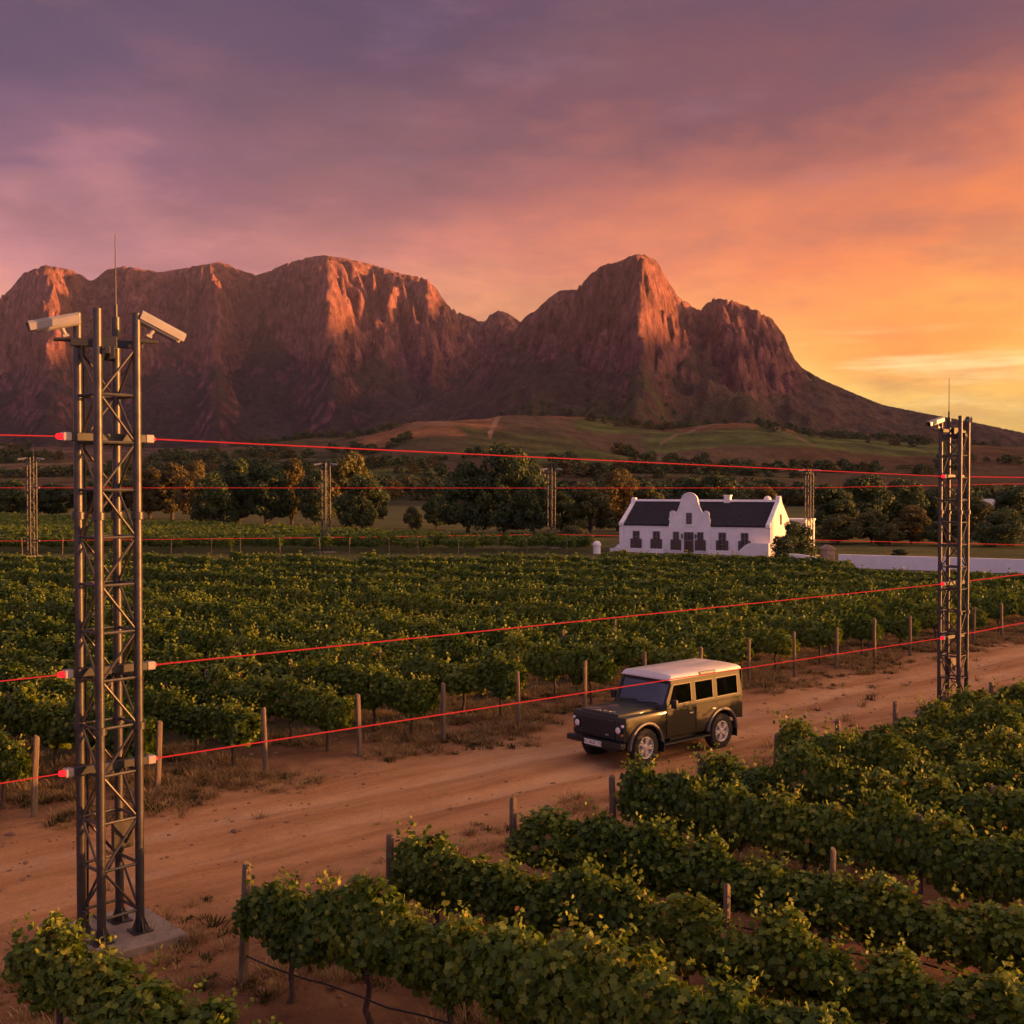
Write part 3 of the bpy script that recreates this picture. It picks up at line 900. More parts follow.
def post_mesh(seed, h=1.5, r0=0.062):
    r = random.Random(seed)
    m = MB()
    n = 9
    prof = [(r0 * 1.05, -0.25), (r0, 0.1), (r0 * .97, h * .5), (r0 * .93, h - .03), (r0 * .72, h)]
    m.lathe(prof, n)
    v = m.v
    for i in range(len(v)):
        a = math.atan2(v[i][1], v[i][0]); k = 1 + 0.07 * math.sin(2 * a + seed) + 0.04 * math.sin(5 * a + seed * 2)
        v[i] = (v[i][0] * k + .012 * math.sin(v[i][2] * 2.2 + seed), v[i][1] * k, v[i][2] + (0.018 * math.cos(a + seed) if v[i][2] > h - .05 else 0))
    return m.mesh('vineyard_post', POST_WOOD, smooth=True)


POSTS = [post_mesh(i, 1.40, .055) for i in range(4)]
MID_POSTS = [post_mesh(10 + i, 1.54, 0.042) for i in range(3)]


def screen(x, y, z):
    return 512 + F_PX * x / y, HORIZON - F_PX * (z - CAM_H) / y


ROWDIR = Vector((0.83, -0.557, 0)).normalized()
ROW_ANG = math.atan2(ROWDIR.y, ROWDIR.x)
SPACE = 1.16
R_START = lambda i: Vector((-4.75 + 1.62 * i, 12.15 + 1.50 * i, 0))          # row ends on the near side of the track
L_START = lambda k: Vector((-8.80 + 1.77 * k, 20.9 + 1.57 * k, 0))           # row ends on the far side
FIELD_END = 84.0


def gz(x, y): return float(ground_h(np.array([[x]]), np.array([[y]]))[0, 0])


outside = []                    # beyond the frame's edge, part of the wide vineyard
row_h = lambda k: 0.90 + 0.20 * random.Random(int(k * 791.9) + 13).random()
cand = []                       # (screen size, x, y, side, row, place in row)
far_pts = []
for i in range(0, 26):
    s = R_START(i)
    for j in range(0, 60):
        p = s + ROWDIR * ((0.68 if i else 0.12) + j * SPACE) + (Vector((0, 0, 0)) if i else Vector((-.05, -.25, 0)))
        if p.y < 4.5: break
        px, py = screen(p.x, p.y, 1.45)
        if -60 < px < 1085 and py < 1065: cand.append((1 / p.y, p.x, p.y, 'near', i, j))
        elif -300 < px < 1700 and py < 1500: outside.append((0.0, p.x, p.y, 'near', i, j))
L_ROWS = list(range(-8, 5)) + [5.2, 6.6, 8.2, 9.2, 10.2] + [11.3 + 1.1 * i for i in range(56)]
for k in L_ROWS:
    s = L_START(k)
    short = k > 8.5 and L_ROWS.index(k) % 2
    for j in range(0, 7 if short else 150):
        p = s - ROWDIR * (0.85 + j * SPACE)
        if p.y > FIELD_END - max(0.0, p.x - 17) * 2.0 or p.y < 5: continue
        px, py = screen(p.x, p.y, 1.3)
        if -40 < px < 1064: cand.append((1 / p.y, p.x, p.y, 'far', k, j))
        elif -350 < px < 1400: outside.append((0.0, p.x, p.y, 'far', k, j))
cand.sort(key=lambda c: -c[0])
N_INDIVIDUAL = 298
row_names = {}
lr = sorted({c[4] for c in cand[:N_INDIVIDUAL] if c[3] == 'far'})
for c in cand[:N_INDIVIDUAL]:
    _, x, y, side, row, j = c
    near = y < 30
    rr = random.Random(int(x * 97 + y * 1311))
    if side == 'near':
        lab = '%s vine from the track end of the %s row on the near side' % (ordinal(j), ordinal(row))
        if row == 0: lab = '%s vine of the short row in front of the tall mast' % ordinal(j)
        grp = 'grapevines on the near side of the dirt track'
    else:
        lab = '%s vine from the track end of the %s row on the far side' % (ordinal(j), ordinal(lr.index(row)))
        grp = 'grapevines on the far side of the dirt track'
    t = thing('grapevine', lab, 'grapevine', (x, y, gz(x, y)), ROW_ANG + (math.pi if rr.random() < .5 else 0), grp)
    fs = (1 + rr.uniform(-.05, .1), rr.uniform(.85, 1.25), rr.uniform(.88, 1.12) * row_h(row))
    if side == 'near' and row == 0: fs = (1, 1, max(.72, .96 - .09 * j))
    put('foliage', rr.choice(NEAR_VINES if near else MID_VINES), t, (0, rr.uniform(-.05, .05), 0), (0, 0, rr.uniform(-.06, .06)), fs)
    put('trunk', rr.choice(TRUNKS), t, scale=(1, 1, rr.uniform(.95, 1.08)))


# ---- the rest of the vines: one object scattered over their standing points
def scatter(name, pts, rots, scales, idx, sources, mats_=None, kind='stuff'):
    me = bpy.data.meshes.new(name)
    me.from_pydata([tuple(p) for p in pts], [], [])
    for an, dat, ty in (('rot', rots, 'FLOAT_VECTOR'), ('scl', scales, 'FLOAT_VECTOR')):
        a = me.attributes.new(an, ty, 'POINT'); a.data.foreach_set('vector', np.asarray(dat, np.float32).ravel())
    a = me.attributes.new('pick', 'INT', 'POINT'); a.data.foreach_set('value', np.asarray(idx, np.int32))
    o = put(name, me)
    tag(o, kind=kind)
    c = bpy.data.collections.new(name + '_sources')
    for i, s in enumerate(sources):
        c.objects.link(bpy.data.objects.new('%s_source_%02d' % (name, i), s))
    ng = bpy.data.node_groups.new(name, 'GeometryNodeTree')
    ng.interface.new_socket('Geometry', in_out='INPUT', socket_type='NodeSocketGeometry')
    ng.interface.new_socket('Geometry', in_out='OUTPUT', socket_type='NodeSocketGeometry')
    N, L = ng.nodes, ng.links
    gi, go = N.new('NodeGroupInput'), N.new('NodeGroupOutput')
    ci = N.new('GeometryNodeCollectionInfo'); ci.inputs['Collection'].default_value = c
    ci.inputs['Separate Children'].default_value = True; ci.inputs['Reset Children'].default_value = True
    ip = N.new('GeometryNodeInstanceOnPoints'); ip.inputs['Pick Instance'].default_value = True

    def attr(n, ty):
        q = N.new('GeometryNodeInputNamedAttribute'); q.data_type = ty; q.inputs['Name'].default_value = n
        return q.outputs['Attribute']
    e2r = N.new('FunctionNodeEulerToRotation'); L.new(attr('rot', 'FLOAT_VECTOR'), e2r.inputs[0])
    L.new(gi.outputs[0], ip.inputs['Points']); L.new(ci.outputs[0], ip.inputs['Instance'])
    L.new(attr('pick', 'INT'), ip.inputs['Instance Index']); L.new(e2r.outputs[0], ip.inputs['Rotation']); L.new(attr('scl', 'FLOAT_VECTOR'), ip.inputs['Scale'])
    L.new(ip.outputs[0], go.inputs[0])
    md = o.modifiers.new('scatter', 'NODES'); md.node_group = ng
    return o


rest = cand[N_INDIVIDUAL:] + outside
if True:
    n = len(rest)
    pts = [(c[1], c[2], 0.0) for c in rest]
    flip = rng.random(n) < .5
    rots = np.stack([np.zeros(n), np.zeros(n), ROW_ANG + np.where(flip, math.pi, 0) + rng.normal(0, .04, n)], 1)
    scl = np.stack([rng.uniform(.88, 1.05, n), rng.uniform(.75, 1.15, n), rng.uniform(.95, 1.07, n) * np.array([row_h(c[4]) for c in rest])], 1)
    idx = np.where(np.array([c[2] for c in rest]) < 52, rng.integers(0, 5, n), 5 + rng.integers(0, 4, n))
    o = scatter('vineyard_foliage', pts, rots, scl, idx, MID_VINES + FAR_VINES)
    tag(o, 'dense green vineyard rows stretching away to the white house', 'vineyard')
    n_rest = n

# second block of vines across the farm road
pts2, s2 = [], []
for k in range(-75, 40):
    b = Vector((24, 112, 0)) + Vector((0.557, 0.83, 0)) * (k * 2.6) 
    for j in range(0, 190):
        p = b - ROWDIR * (j * 1.9 - 60)
        px, py = screen(p.x, p.y, 1.5)
        lim = 118 + 1.12 * max(0, -p.x - 2)                          # the block's far edge runs back to the left
        if p.y < 108.5 or p.y > lim or px < -300 or px > 640 or p.x > 6.5: continue
        pts2.append((p.x, p.y, 0)); s2.append(1)
n = len(pts2)
o = scatter('far_vineyard_foliage', pts2, np.stack([np.zeros(n), np.zeros(n), np.full(n, ROW_ANG) + rng.normal(0, .05, n)], 1),
            np.stack([np.full(n, 1.7), rng.uniform(1.1, 1.5, n), rng.uniform(.95, 1.15, n)], 1), rng.integers(0, 4, n), FAR_VINES)
tag(o, 'second vineyard block beyond the thin masts, below the dark trees', 'vineyard')
print('vines', len(cand), 'rest', n_rest, 'far block', n)

# ---- posts
pi = 0


def post(x, y, label, group, mid=False, lean=0.05):
    global pi
    rr = random.Random(pi * 31 + 5); pi += 1
    o = put('vineyard_post', (MID_POSTS if mid else POSTS)[rr.randrange(3)], None, (x, y, gz(x, y)), (rr.uniform(-lean, lean), rr.uniform(-lean, lean), rr.uniform(0, 6)), (1, 1, rr.uniform(.97, 1.06)))
    return tag(o, label, 'post', group)


for i in range(1, 11):
    s = R_START(i) - ROWDIR * 0.12
    post(s.x, s.y, 'round wooden end post of the %s vine row on the near side of the track' % ordinal(i), 'end posts on the near side of the track')
    q = s + ROWDIR * 4.75
    px, py = screen(q.x, q.y, 1.6)
    if 0 < px < 1020 and py < 1010: post(q.x, q.y, 'thin post rising among the leaves of the %s near-side vine row' % ordinal(i), 'thin posts inside the near-side rows', True, .03)
for k in range(0, 19):
    s = L_START(k) + ROWDIR * 0.12
    post(s.x, s.y, '%s weathered wooden post in the line along the far side of the track' % ordinal(k), 'end posts on the far side of the track')
for k in range(0, 9):
    s = L_START(L_ROWS[8 + k]) - ROWDIR * 4.9
    px, py = screen(s.x, s.y, 1.6)
    if 0 < px < 1020: post(s.x, s.y, 'thin post standing inside the %s vine row beyond the track' % ordinal(k), 'thin posts inside the far-side rows', True, .03)
# small posts along the farm road in front of the second block
for i in range(16):
    px = 22 + i * 36 + (i * 37 % 11)
    if px > 590: break
    y = 107.5
    post((px - 512) / F_PX * y, y, '%s small pale post from the left along the near edge of the far vineyard' % ordinal(i), 'small posts edging the far vineyard block', True)

# ---- drip hoses under the nearest rows
HOSE = mat('black_hose', (0.012, 0.011, 0.011), 0.6, 0.2, 5)
for i in range(1, 5):
    s = R_START(i); pts = []
    for j in range(0, 40):
        p = s + ROWDIR * (j * 0.45 - .1)
        pts.append((p.x - ROWDIR.y * .03 * math.sin(j * .9), p.y, 0.36 - 0.05 * abs(math.sin(j * .97)) + gz(p.x, p.y)))
    pts.insert(0, (pts[0][0] - .02, pts[0][1] + .02, gz(pts[0][0], pts[0][1]) - .02))
    m = MB().tube(pts, 0.011, 6)
    tag(m.build('drip_hose', HOSE, smooth=True), 'black drip hose running low under the %s near-side vine row' % ordinal(i), 'hose', 'drip hoses under the near rows')

# ---- dry grass, weeds and clods beside the track
DRY = leaf_material('dry_grass_blade', [(0.0, (0.19, 0.11, 0.044)), (0.6, (0.34, 0.215, 0.09)), (1.0, (0.50, 0.34, 0.155))], 0.2, 0.8, spec=.1)
WEED = leaf_material('weed_blade', [(0.0, (0.03, 0.034, 0.010)), (1.0, (0.085, 0.075, 0.022))], 0.25, 0.8, spec=.1)


def tuft_mesh(seed, n, h, spread, material, w=.009):
    r = np.random.default_rng(seed)
    co, tint = [], []
    for i in range(n):
        a = r.uniform(0, 6.283); b = r.uniform(0, spread) * np.array([math.cos(a), math.sin(a), 0])
        d = np.array([math.cos(a) * r.uniform(.1, .9), math.sin(a) * r.uniform(.1, .9), r.uniform(.35, 1.0)]); d = d / np.linalg.norm(d)
        s = np.array([-math.sin(a), math.cos(a), 0]) * w
        ln = h * r.uniform(.5, 1.2)
        mid = b + d * ln * .55; tip = b + d * ln + np.array([d[0], d[1], -.4]) * ln * .2
        co += [b - s, b + s, mid + s * .8, mid - s * .8, tip]; tint += [r.uniform(0, 1)] * 5
    f, sz = [], []
    for i in range(n):
        o = i * 5; f += [o, o + 1, o + 2, o + 3, o + 3, o + 2, o + 4]; sz += [4, 3]
    return poly_mesh('tuft', co, f, sz, material, tint)


TUFTS = [tuft_mesh(1, 60, .17, .17, DRY, .005), tuft_mesh(2, 80, .11, .26, DRY, .005), tuft_mesh(3, 50, .22, .13, DRY, .004), tuft_mesh(4, 50, .08, .2, WEED, .010), tuft_mesh(5, 40, .12, .16, WEED, .009)]
gp = []
tries = rng.uniform(0, 1, (170000, 3))
u_ = tries[:, 0] * 75 - 4; v_ = 9 + tries[:, 1] * 26
x_ = U.x * u_ + V.x * v_; y_ = U.y * u_ + V.y * v_
dens = np.interp(v_, [9, 12.5, 13.6, 14.8, 15.6, 16.2, 19.4, 20.2, 20.9, 21.8, 23.5, 27, 35], [.30, .30, .28, .20, .08, .008, .012, .16, .70, .95, .8, .30, .12])
clump = np.clip((fbm(x_ / 1.3, y_ / 1.3, 4, 66) - .40) * 4.5, 0, 1)
ok = (tries[:, 2] < dens * clump * 0.75) & (y_ > 9) & (np.abs(x_) < .5 * y_ + 2) & (y_ < 60)
x_, y_, v_ = x_[ok], y_[ok], v_[ok]
n = len(x_)
zz = ground_h(x_[None, :], y_[None, :])[0]
o = scatter('dry_grass', np.stack([x_, y_, zz], 1), np.stack([np.zeros(n), np.zeros(n), rng.uniform(0, 6.28, n)], 1), rng.uniform(.5, 1.35, (n, 1)) * np.ones((1, 3)),
            np.where(rng.random(n) < .72, rng.integers(0, 3, n), 3 + rng.integers(0, 2, n)), TUFTS)
tag(o, 'dry tufts of grass and low weeds along both edges of the dirt track', 'grass')
print('tufts', n)


def clod_mesh(seed):
    r = random.Random(seed)
    bm = bmesh.new(); bmesh.ops.create_icosphere(bm, subdivisions=2, radius=1)
    for v in bm.verts:
        p = v.co; k = 1 + .25 * math.sin(p.x * 3 + seed) * math.cos(p.y * 2.6 - seed) + r.uniform(-.09, .09)
        v.co = (p.x * k, p.y * k * .8, p.z * k * .55)
    me = bpy.data.meshes.new('clod'); bm.to_mesh(me); bm.free()
    me.materials.append(mat('clod_earth', (0.22, 0.11, 0.06), .95, .4, 6, bump=.4))
    return me


CLODS = [clod_mesh(i) for i in range(4)]
tries = rng.uniform(0, 1, (26000, 3))
u_ = tries[:, 0] * 60 - 2; v_ = 11 + tries[:, 1] * 13
x_ = U.x * u_ + V.x * v_; y_ = U.y * u_ + V.y * v_
ok = (tries[:, 2] < np.interp(v_, [11, 14, 16, 19.5, 21, 24], [.5, .5, .16, .16, .5, .4]) * np.clip((fbm(x_ / 2, y_ / 2, 3, 5) - .35) * 4, .1, 1)) & (y_ > 9) & (np.abs(x_) < .5 * y_ + 2)
x_, y_ = x_[ok], y_[ok]; n = len(x_)
sc = np.exp(rng.normal(-3.95, .55, (n, 1))) * np.ones((1, 3))
o = scatter('gravel', np.stack([x_, y_, ground_h(x_[None, :], y_[None, :])[0]], 1), np.stack([np.zeros(n), np.zeros(n), rng.uniform(0, 6.28, n)], 1), sc, rng.integers(0, 4, n), CLODS)
tag(o, 'small stones and clods of red earth strewn over the track', 'gravel')


# ================================================================== trees
def tree_meshes(seed, n, leaf, material, shape):
    """crown of leaf sprays gathered in boughs, and a trunk with limbs; unit tree: 10 m tall, about 8 m wide"""
    r = np.random.default_rng(seed)
    th, wd, lo = shape                                              # top, half width, bottom of crown
    nb = 40
    cen, rad = [], []
    for i in range(nb):
        t = r.uniform(0, 1)
        zz = lo + (th - lo) * (0.12 + 0.8 * t)
        env = wd * math.sin(math.pi * min(1, max(0.06, (0.30 + t * 0.66)))) ** 0.7
        a = r.uniform(0, 6.283); q = env * math.sqrt(r.uniform(.05, .72))
        cen.append((q * math.cos(a), q * math.sin(a), zz)); rad.append(r.uniform(.20, .38) * wd)
    cen = np.array(cen); rad = np.array(rad)
    w = rad ** 2 / (rad ** 2).sum()
    b = r.choice(nb, n, p=w)
    d = unit(r.normal(size=(n, 3)))
    q = rad[b] * (r.uniform(.35, 1.0, n) ** .4) * (1 + .25 * (vnoise(d[:, 0] * 3 + b * 5.1, d[:, 1] * 3 + d[:, 2] * 2, seed) - .3))
    pos = cen[b] + d * q[:, None] * np.array([1, 1, .78])
    pos[:, 2] = np.maximum(pos[:, 2], lo * .85)
    nrm = d + r.normal(0, .5, (n, 3)) + np.array([0, 0, .35])
    tint = np.clip(r.normal(.42, .2, n) + (r.random(nb)[b] - .5) * .35, 0, 1)
    crown = leaves_mesh('crown', pos, nrm, leaf * r.uniform(.6, 1.3, n), material, False, tint, r)
    m = MB()
    m.tube([(0, 0, -.4), (.05, .02, lo * .5), (.0, .08, lo + 1), (.1, 0, th * .72)], [.42, .32, .25, .08], 9)
    for i in range(9):
        c = cen[i]; m.tube([(0, .05, lo * .6 + .25 * i), tuple((np.array([0, 0, lo + .6]) + c) / 2 + np.array([0, 0, -.3])), tuple(c)], [.17, .11, .04], 6)
    return crown, m.mesh('trunk', TRUNK, smooth=True)


ROUND, TALL, WIDE, BUSH = (10, 4.6, 0.5), (10, 3.5, 0.5), (10, 5.6, 0.6), (10, 5.8, 0.1)
TV = {}
for nm, ma in (('dark', TREE_DARK), ('olive', TREE_OLIVE), ('autumn', TREE_RUST)):
    for sh, sv in (('round', ROUND), ('tall', TALL), ('wide', WIDE), ('bush', BUSH)):
        TV[nm, sh] = [tree_meshes(sum(map(ord, nm + sh)) + i, 13000, .36, ma, sv) for i in range(2)]

WORDS = {'dark': 'dark green', 'olive': 'olive green', 'autumn': 'rust tinged'}
WIDTH = {'round': 4.0, 'tall': 2.9, 'wide': 5.0, 'bush': 5.4}
# x px, base y px is set by depth, top y px, half width px, depth, colour, shape, where
TREES = [
    (8, 480, 26, 246, 'dark', 'wide', 'at the near end of the treeline, behind the first thin mast'),
    (52, 484, 20, 250, 'dark', 'round', 'just past the first thin mast, above the far vines'),
    (88, 481, 22, 248, 'dark', 'round', 'seen through the lattice of the tall mast, low'),
    (122, 474, 22, 244, 'olive', 'round', 'seen between the legs of the tall mast and its last leg'),
    (150, 470, 20, 240, 'autumn', 'round', 'first brown crown past the tall mast'),
    (172, 462, 18, 236, 'autumn', 'tall', 'second brown crown past the tall mast'),
    (196, 463, 18, 214, 'autumn', 'round', 'browner crown where the dark clump starts'),
    (212, 472, 22, 188, 'dark', 'wide', 'first of the dark clump by the second mast'),
    (238, 460, 22, 196, 'dark', 'tall', 'tall one in the middle of the dark clump'),
    (266, 463, 22, 190, 'dark', 'round', 'dense one in the dark clump, before the rusty crown'),
    (292, 461, 20, 200, 'autumn', 'round', 'rusty crown just before the second mast'),
    (316, 470, 18, 182, 'dark', 'round', 'directly behind the second mast'),
    (348, 453, 26, 190, 'olive', 'round', 'tallest crown of the clump, just past the second mast'),
    (362, 476, 24, 176, 'dark', 'wide', 'low dark crown at the end of the clump by the field gap'),
    (412, 507, 10, 172, 'olive', 'bush', 'small round bush alone in the field gap'),
    (437, 495, 13, 176, 'dark', 'round', 'small tree next to the great dark tree'),
    (468, 462, 26, 158, 'dark', 'round', 'lower shoulder of the great dark clump'),
    (504, 446, 36, 156, 'dark', 'wide', 'greatest dark tree, standing beside the third mast'),
    (534, 476, 18, 150, 'dark', 'round', 'right under the great tree, by the third mast'),
    (562, 492, 18, 160, 'dark', 'round', 'between the third mast and the house'),
    (590, 486, 22, 150, 'olive', 'round', 'olive crown beside the white gable end'),
    (618, 472, 26, 168, 'autumn', 'wide', 'golden brown crown behind the white gable end'),
    (648, 486, 18, 160, 'olive', 'round', 'small crown over the slate roof, before the round dark one'),
    (573, 526, 20, 122, 'olive', 'bush', 'clipped round bush left of the house by the low wall'),
    (690, 479, 24, 150, 'dark', 'round', 'behind the roof beside the curved gable'),
    (720, 475, 26, 148, 'dark', 'wide', 'round dark crown over the middle of the roof'),
    (766, 488, 16, 156, 'autumn', 'round', 'rusty crown behind the far roof end'),
    (796, 522, 20, 97, 'dark', 'wide', 'small spreading tree in front of the sunlit gable end'),
    (830, 484, 24, 146, 'dark', 'round', 'big dark one right of the fourth mast'),
    (862, 477, 30, 150, 'dark', 'wide', 'second big dark crown past the fourth mast'),
    (902, 480, 26, 152, 'dark', 'round', 'dark crown left of the second tall mast'),
    (938, 486, 22, 156, 'dark', 'round', 'dark crown seen through the second tall mast'),
    (838, 515, 22, 128, 'olive', 'wide', 'bushy one behind the start of the long white wall'),
    (872, 510, 18, 130, 'olive', 'round', 'grey green one over the long white wall'),
    (912, 506, 20, 128, 'autumn', 'round', 'golden one over the long white wall'),
    (890, 524, 16, 124, 'olive', 'bush', 'bush between the grey green and the golden tree'),
    (945, 520, 20, 124, 'dark', 'bush', 'low bush behind the second tall mast'),
    (1004, 510, 28, 122, 'dark', 'bush', 'dome shaped crown at the end of the white wall'),
    (972, 498, 20, 150, 'olive', 'round', 'paler crown just past the second tall mast'),
    (1016, 486, 24, 165, 'dark', 'round', 'taller crown behind the dome shaped one'),
    (900, 549, 8, 98, 'dark', 'round', 'tiny tree against the face of the long white wall'),
    (786, 549, 13, 95, 'dark', 'bush', 'low clipped hedge bush at the foot of the sunlit gable'),
    (816, 548, 12, 107, 'dark', 'bush', 'low bush by the foot of the fourth mast'),
]
for i, (px, ty, hw, y, colr, sh, where) in enumerate(TREES):
    rr = random.Random(i * 17 + 3)
    H = CAM_H + (HORIZON - ty) / F_PX * y
    W = hw / F_PX * y
    X = (px - 512) / F_PX * y
    cr, tk = TV[colr, sh][rr.randrange(2)]
    nm = 'bush' if sh == 'bush' else 'tree'
    t = thing('leafy_' + nm, '%s %s, %s' % (WORDS[colr], nm, where), nm, (X, y, 0), rr.uniform(0, 6.28), 'trees and bushes round the fields and the house')
    sc = (W / WIDTH[sh], W / WIDTH[sh], H / 10.0)
    put('crown', cr, t, scale=sc); put('trunk', tk, t, scale=sc)

# ---- woods on the foothills, too far to count
fx, fy, fz = [], [], []
r4 = np.random.default_rng(44)
px = r4.uniform(-60, 1090, 26000); yy = np.exp(r4.uniform(math.log(300), math.log(2300), 26000))
Xp = (px - 512) / F_PX * yy
ys_all = TERR[1][:, 0]
ii = np.clip(np.searchsorted(ys_all, np.maximum(yy, 381)), 0, len(ys_all) - 1); jj = np.clip(((px - TX[0]) / 1.25).astype(int), 0, len(TX) - 1)
alb = TERR[5][ii, jj]
wood = fbm(Xp / 170, yy / 170, 4, 91)
bushy = (alb.sum(1) < 0.27)
keep = bushy & ((wood > .49) | ((yy < 620) & (yy > 330) & (wood > .50))) & (r4.random(len(px)) < np.interp(yy, [300, 700, 1500, 2300], [.20, .35, .6, .35]))
Xp, yy, px = Xp[keep], yy[keep], px[keep]
zz = np.where(yy > 400, terrain_z(px, np.maximum(yy, 381)), 0.0) - .5
n = len(Xp)
hs = r4.uniform(.45, 1.05, n) * np.interp(yy, [300, 2300], [.8, 1.1])
o = scatter('distant_woods', np.stack([Xp, yy, zz], 1), np.stack([np.zeros(n), np.zeros(n), r4.uniform(0, 6.28, n)], 1), np.stack([hs * 1.25, hs * 1.25, hs], 1),
            r4.choice(4, n, p=[.4, .3, .2, .1]),
            [tree_meshes(900 + i, 420, 1.35, m_, sh_)[0] for i, (m_, sh_) in enumerate(((TREE_DARK, BUSH), (TREE_DARK, ROUND), (TREE_OLIVE, BUSH), (TREE_RUST, BUSH)))])
tag(o, 'far woods and hedgerows spread over the foothills below the mountains', 'woods')
print('woods', n)
# ================================================================== lattice masts, cameras and beams
STEEL = mat('galvanised_steel', (0.062, 0.056, 0.055), 0.42, 0.35, 5, metal=0.5, c2=(0.078, 0.070, 0.068), bump=0.08, bump_scale=30)
DARKSTEEL = mat('black_box_paint', (0.014, 0.014, 0.016), 0.5, 0.3, 6)
CONCRETE = mat('concrete', (0.23, 0.175, 0.14), 0.92, 0.3, 5, bump=0.4, bump_scale=40)
CAMWHITE = mat('camera_housing', (0.22, 0.205, 0.205), 0.4, 0.10, 4)
CAMDARK = mat('camera_face', (0.01, 0.01, 0.012), 0.2, 0.1, 4)
CAP = mat('emitter_cap', (0.30, 0.25, 0.24), 0.3, 0.1, 6)
LENS_ON = glow('lit_red_lens', (1.0, 0.004, 0.006), 6.0)
LENS_DIM = glow('red_lens', (1.0, 0.03, 0.03), 2.5)
BEAM = glow('laser_beam', (1.0, 0.038, 0.030), 0.62)
MAST_H, MAST_R = 8.33, 0.385
LEGS = [(MAST_R * math.cos(R(-88 + 90 * i)), MAST_R * math.sin(R(-88 + 90 * i))) for i in range(4)]   # front, right, back, left
UA = math.atan2(U.y, U.x)


def security_camera_meshes():
    b = MB()
    prof = [(-.062, -.055), (-.03, -.075), (.03, -.075), (.062, -.055), (.066, .04), (.04, .065), (-.04, .065), (-.066, .04)]
    b.prism(prof, 'x', -.29, .27)
    s = MB()                                                        # sun hood, longer than the body, open below
    out = [(-.088, -.035), (-.088, .055), (-.052, .092), (.052, .092), (.088, .055), (.088, -.035)]
    inn = [(.080, -.035), (.080, .050), (.048, .083), (-.048, .083), (-.080, .050), (-.080, -.035)]
    s.prism(out + inn, 'x', -.30, .345)
    l = MB(); l.box(.27, .278, -.052, .052, -.05, .05); l.lathe([(.034, .278), (.034, .296), (.028, .298)], 14, 'x')
    k = MB()
    k.tube([(-.06, 0, -.075), (-.08, 0, -.16)], [.035, .03], 8)
    k.box(-.12, -.04, -.03, .03, -.19, -.155)
    r = MB(); r.box(-.305, -.289, -.06, .06, -.05, .06)
    return (b.mesh('security_camera', CAMWHITE, .006), s.mesh('sun_hood', CAMWHITE, .003), l.mesh('lens_face', CAMDARK), k.mesh('swivel', CAMWHITE, .004), r.mesh('rear_cap', CAP, .004))


CAMS = security_camera_meshes()
_l = MB().tube([(0, 0, 0.12), (0, 0, MAST_H)], .058, 14)
for _z in (2.88, 5.66):
    _l.lathe([(.059, _z - .05), (.085, _z - .045), (.085, _z + .045), (.059, _z + .05)], 14)
    for _k in range(6): _l.tube([(.074 * math.cos(_k), .074 * math.sin(_k), _z - .062), (.074 * math.cos(_k), .074 * math.sin(_k), _z + .062)], .009, 5)
LEG_ME = _l.mesh('leg', STEEL, smooth=True)
_f = MB(); _f.box(-.13, .13, -.13, .13, .125, .145)
for a in range(4):
    _f.prism([(.05, .145), (.125, .145), (.05, .33)], 'y', -.008, .008, Matrix.Rotation(a * math.pi / 2, 4, 'Z'))
FOOT_ME = _f.mesh('foot_plate', STEEL)
SIDE = math.hypot(LEGS[0][0] - LEGS[1][0], LEGS[0][1] - LEGS[1][1])
BAY = 0.62
RUNG_ME = MB().tube([(0.05, 0, 0), (SIDE - .05, 0, 0)], .021, 8).mesh('rung', STEEL, smooth=True)
DIAG_ME = MB().tube([(0.05, 0, .03), (SIDE - .05, 0, BAY - .03)], .018, 8).mesh('brace', STEEL, smooth=True)
PAD_ME = MB().box(-.74, .74, -.74, .74, -.25, .125).mesh('concrete_pad', CONCRETE, .02)
ROD_ME = MB().tube([(0, 0, 7.6), (0, 0, 8.5), (0, 0, 8.5), (0, 0, 9.45)], [.026, .024, .011, .006], 7).mesh('antenna', DARKSTEEL, smooth=True)
CABLE_ME = MB().tube([(0, 0, .13), (.01, .005, 2), (-.008, 0, 3.6), (.01, 0, 5.2), (0, .01, 6.7), (.0, 0, 7.9)], .016, 7).mesh('cable_run', DARKSTEEL, smooth=True)
JBOX_ME = MB().box(-.13, .13, -.16, -.06, -.18, .18).box(-.14, .14, -.175, -.16, -.19, .19).mesh('junction_box', STEEL, .008)
BAR_ME = MB().box(-.52, .52, -.05, .05, -.055, .055).mesh('emitter_bar', DARKSTEEL, .008)
CAP_ME = MB().box(-.055, .055, -.06, .06, -.055, .055).mesh('emitter_cap', CAP, .012)
LENSON_ME = MB().lathe([(.0, -.05), (.030, -.035), (.040, 0), (.030, .035), (0, .05)], 14, 'x').mesh('lens', LENS_ON, smooth=True)
LENSDIM_ME = MB().lathe([(.0, -.03), (.024, -.02), (.028, 0), (.024, .02), (0, .03)], 12, 'x').mesh('lens', LENS_DIM, smooth=True)
_t = MB(); _t.box(-.45, .45, -.035, .035, -.05, .05); _t.box(-.12, .12, -.10, -.02, -.09, .09)
TOPBAR_ME = _t.mesh('cable_box', DARKSTEEL, .008)
ARM_ME = MB().tube([(0, 0, 0), (.30, 0, 0)], .026, 8).mesh('camera_arm', STEEL, smooth=True)


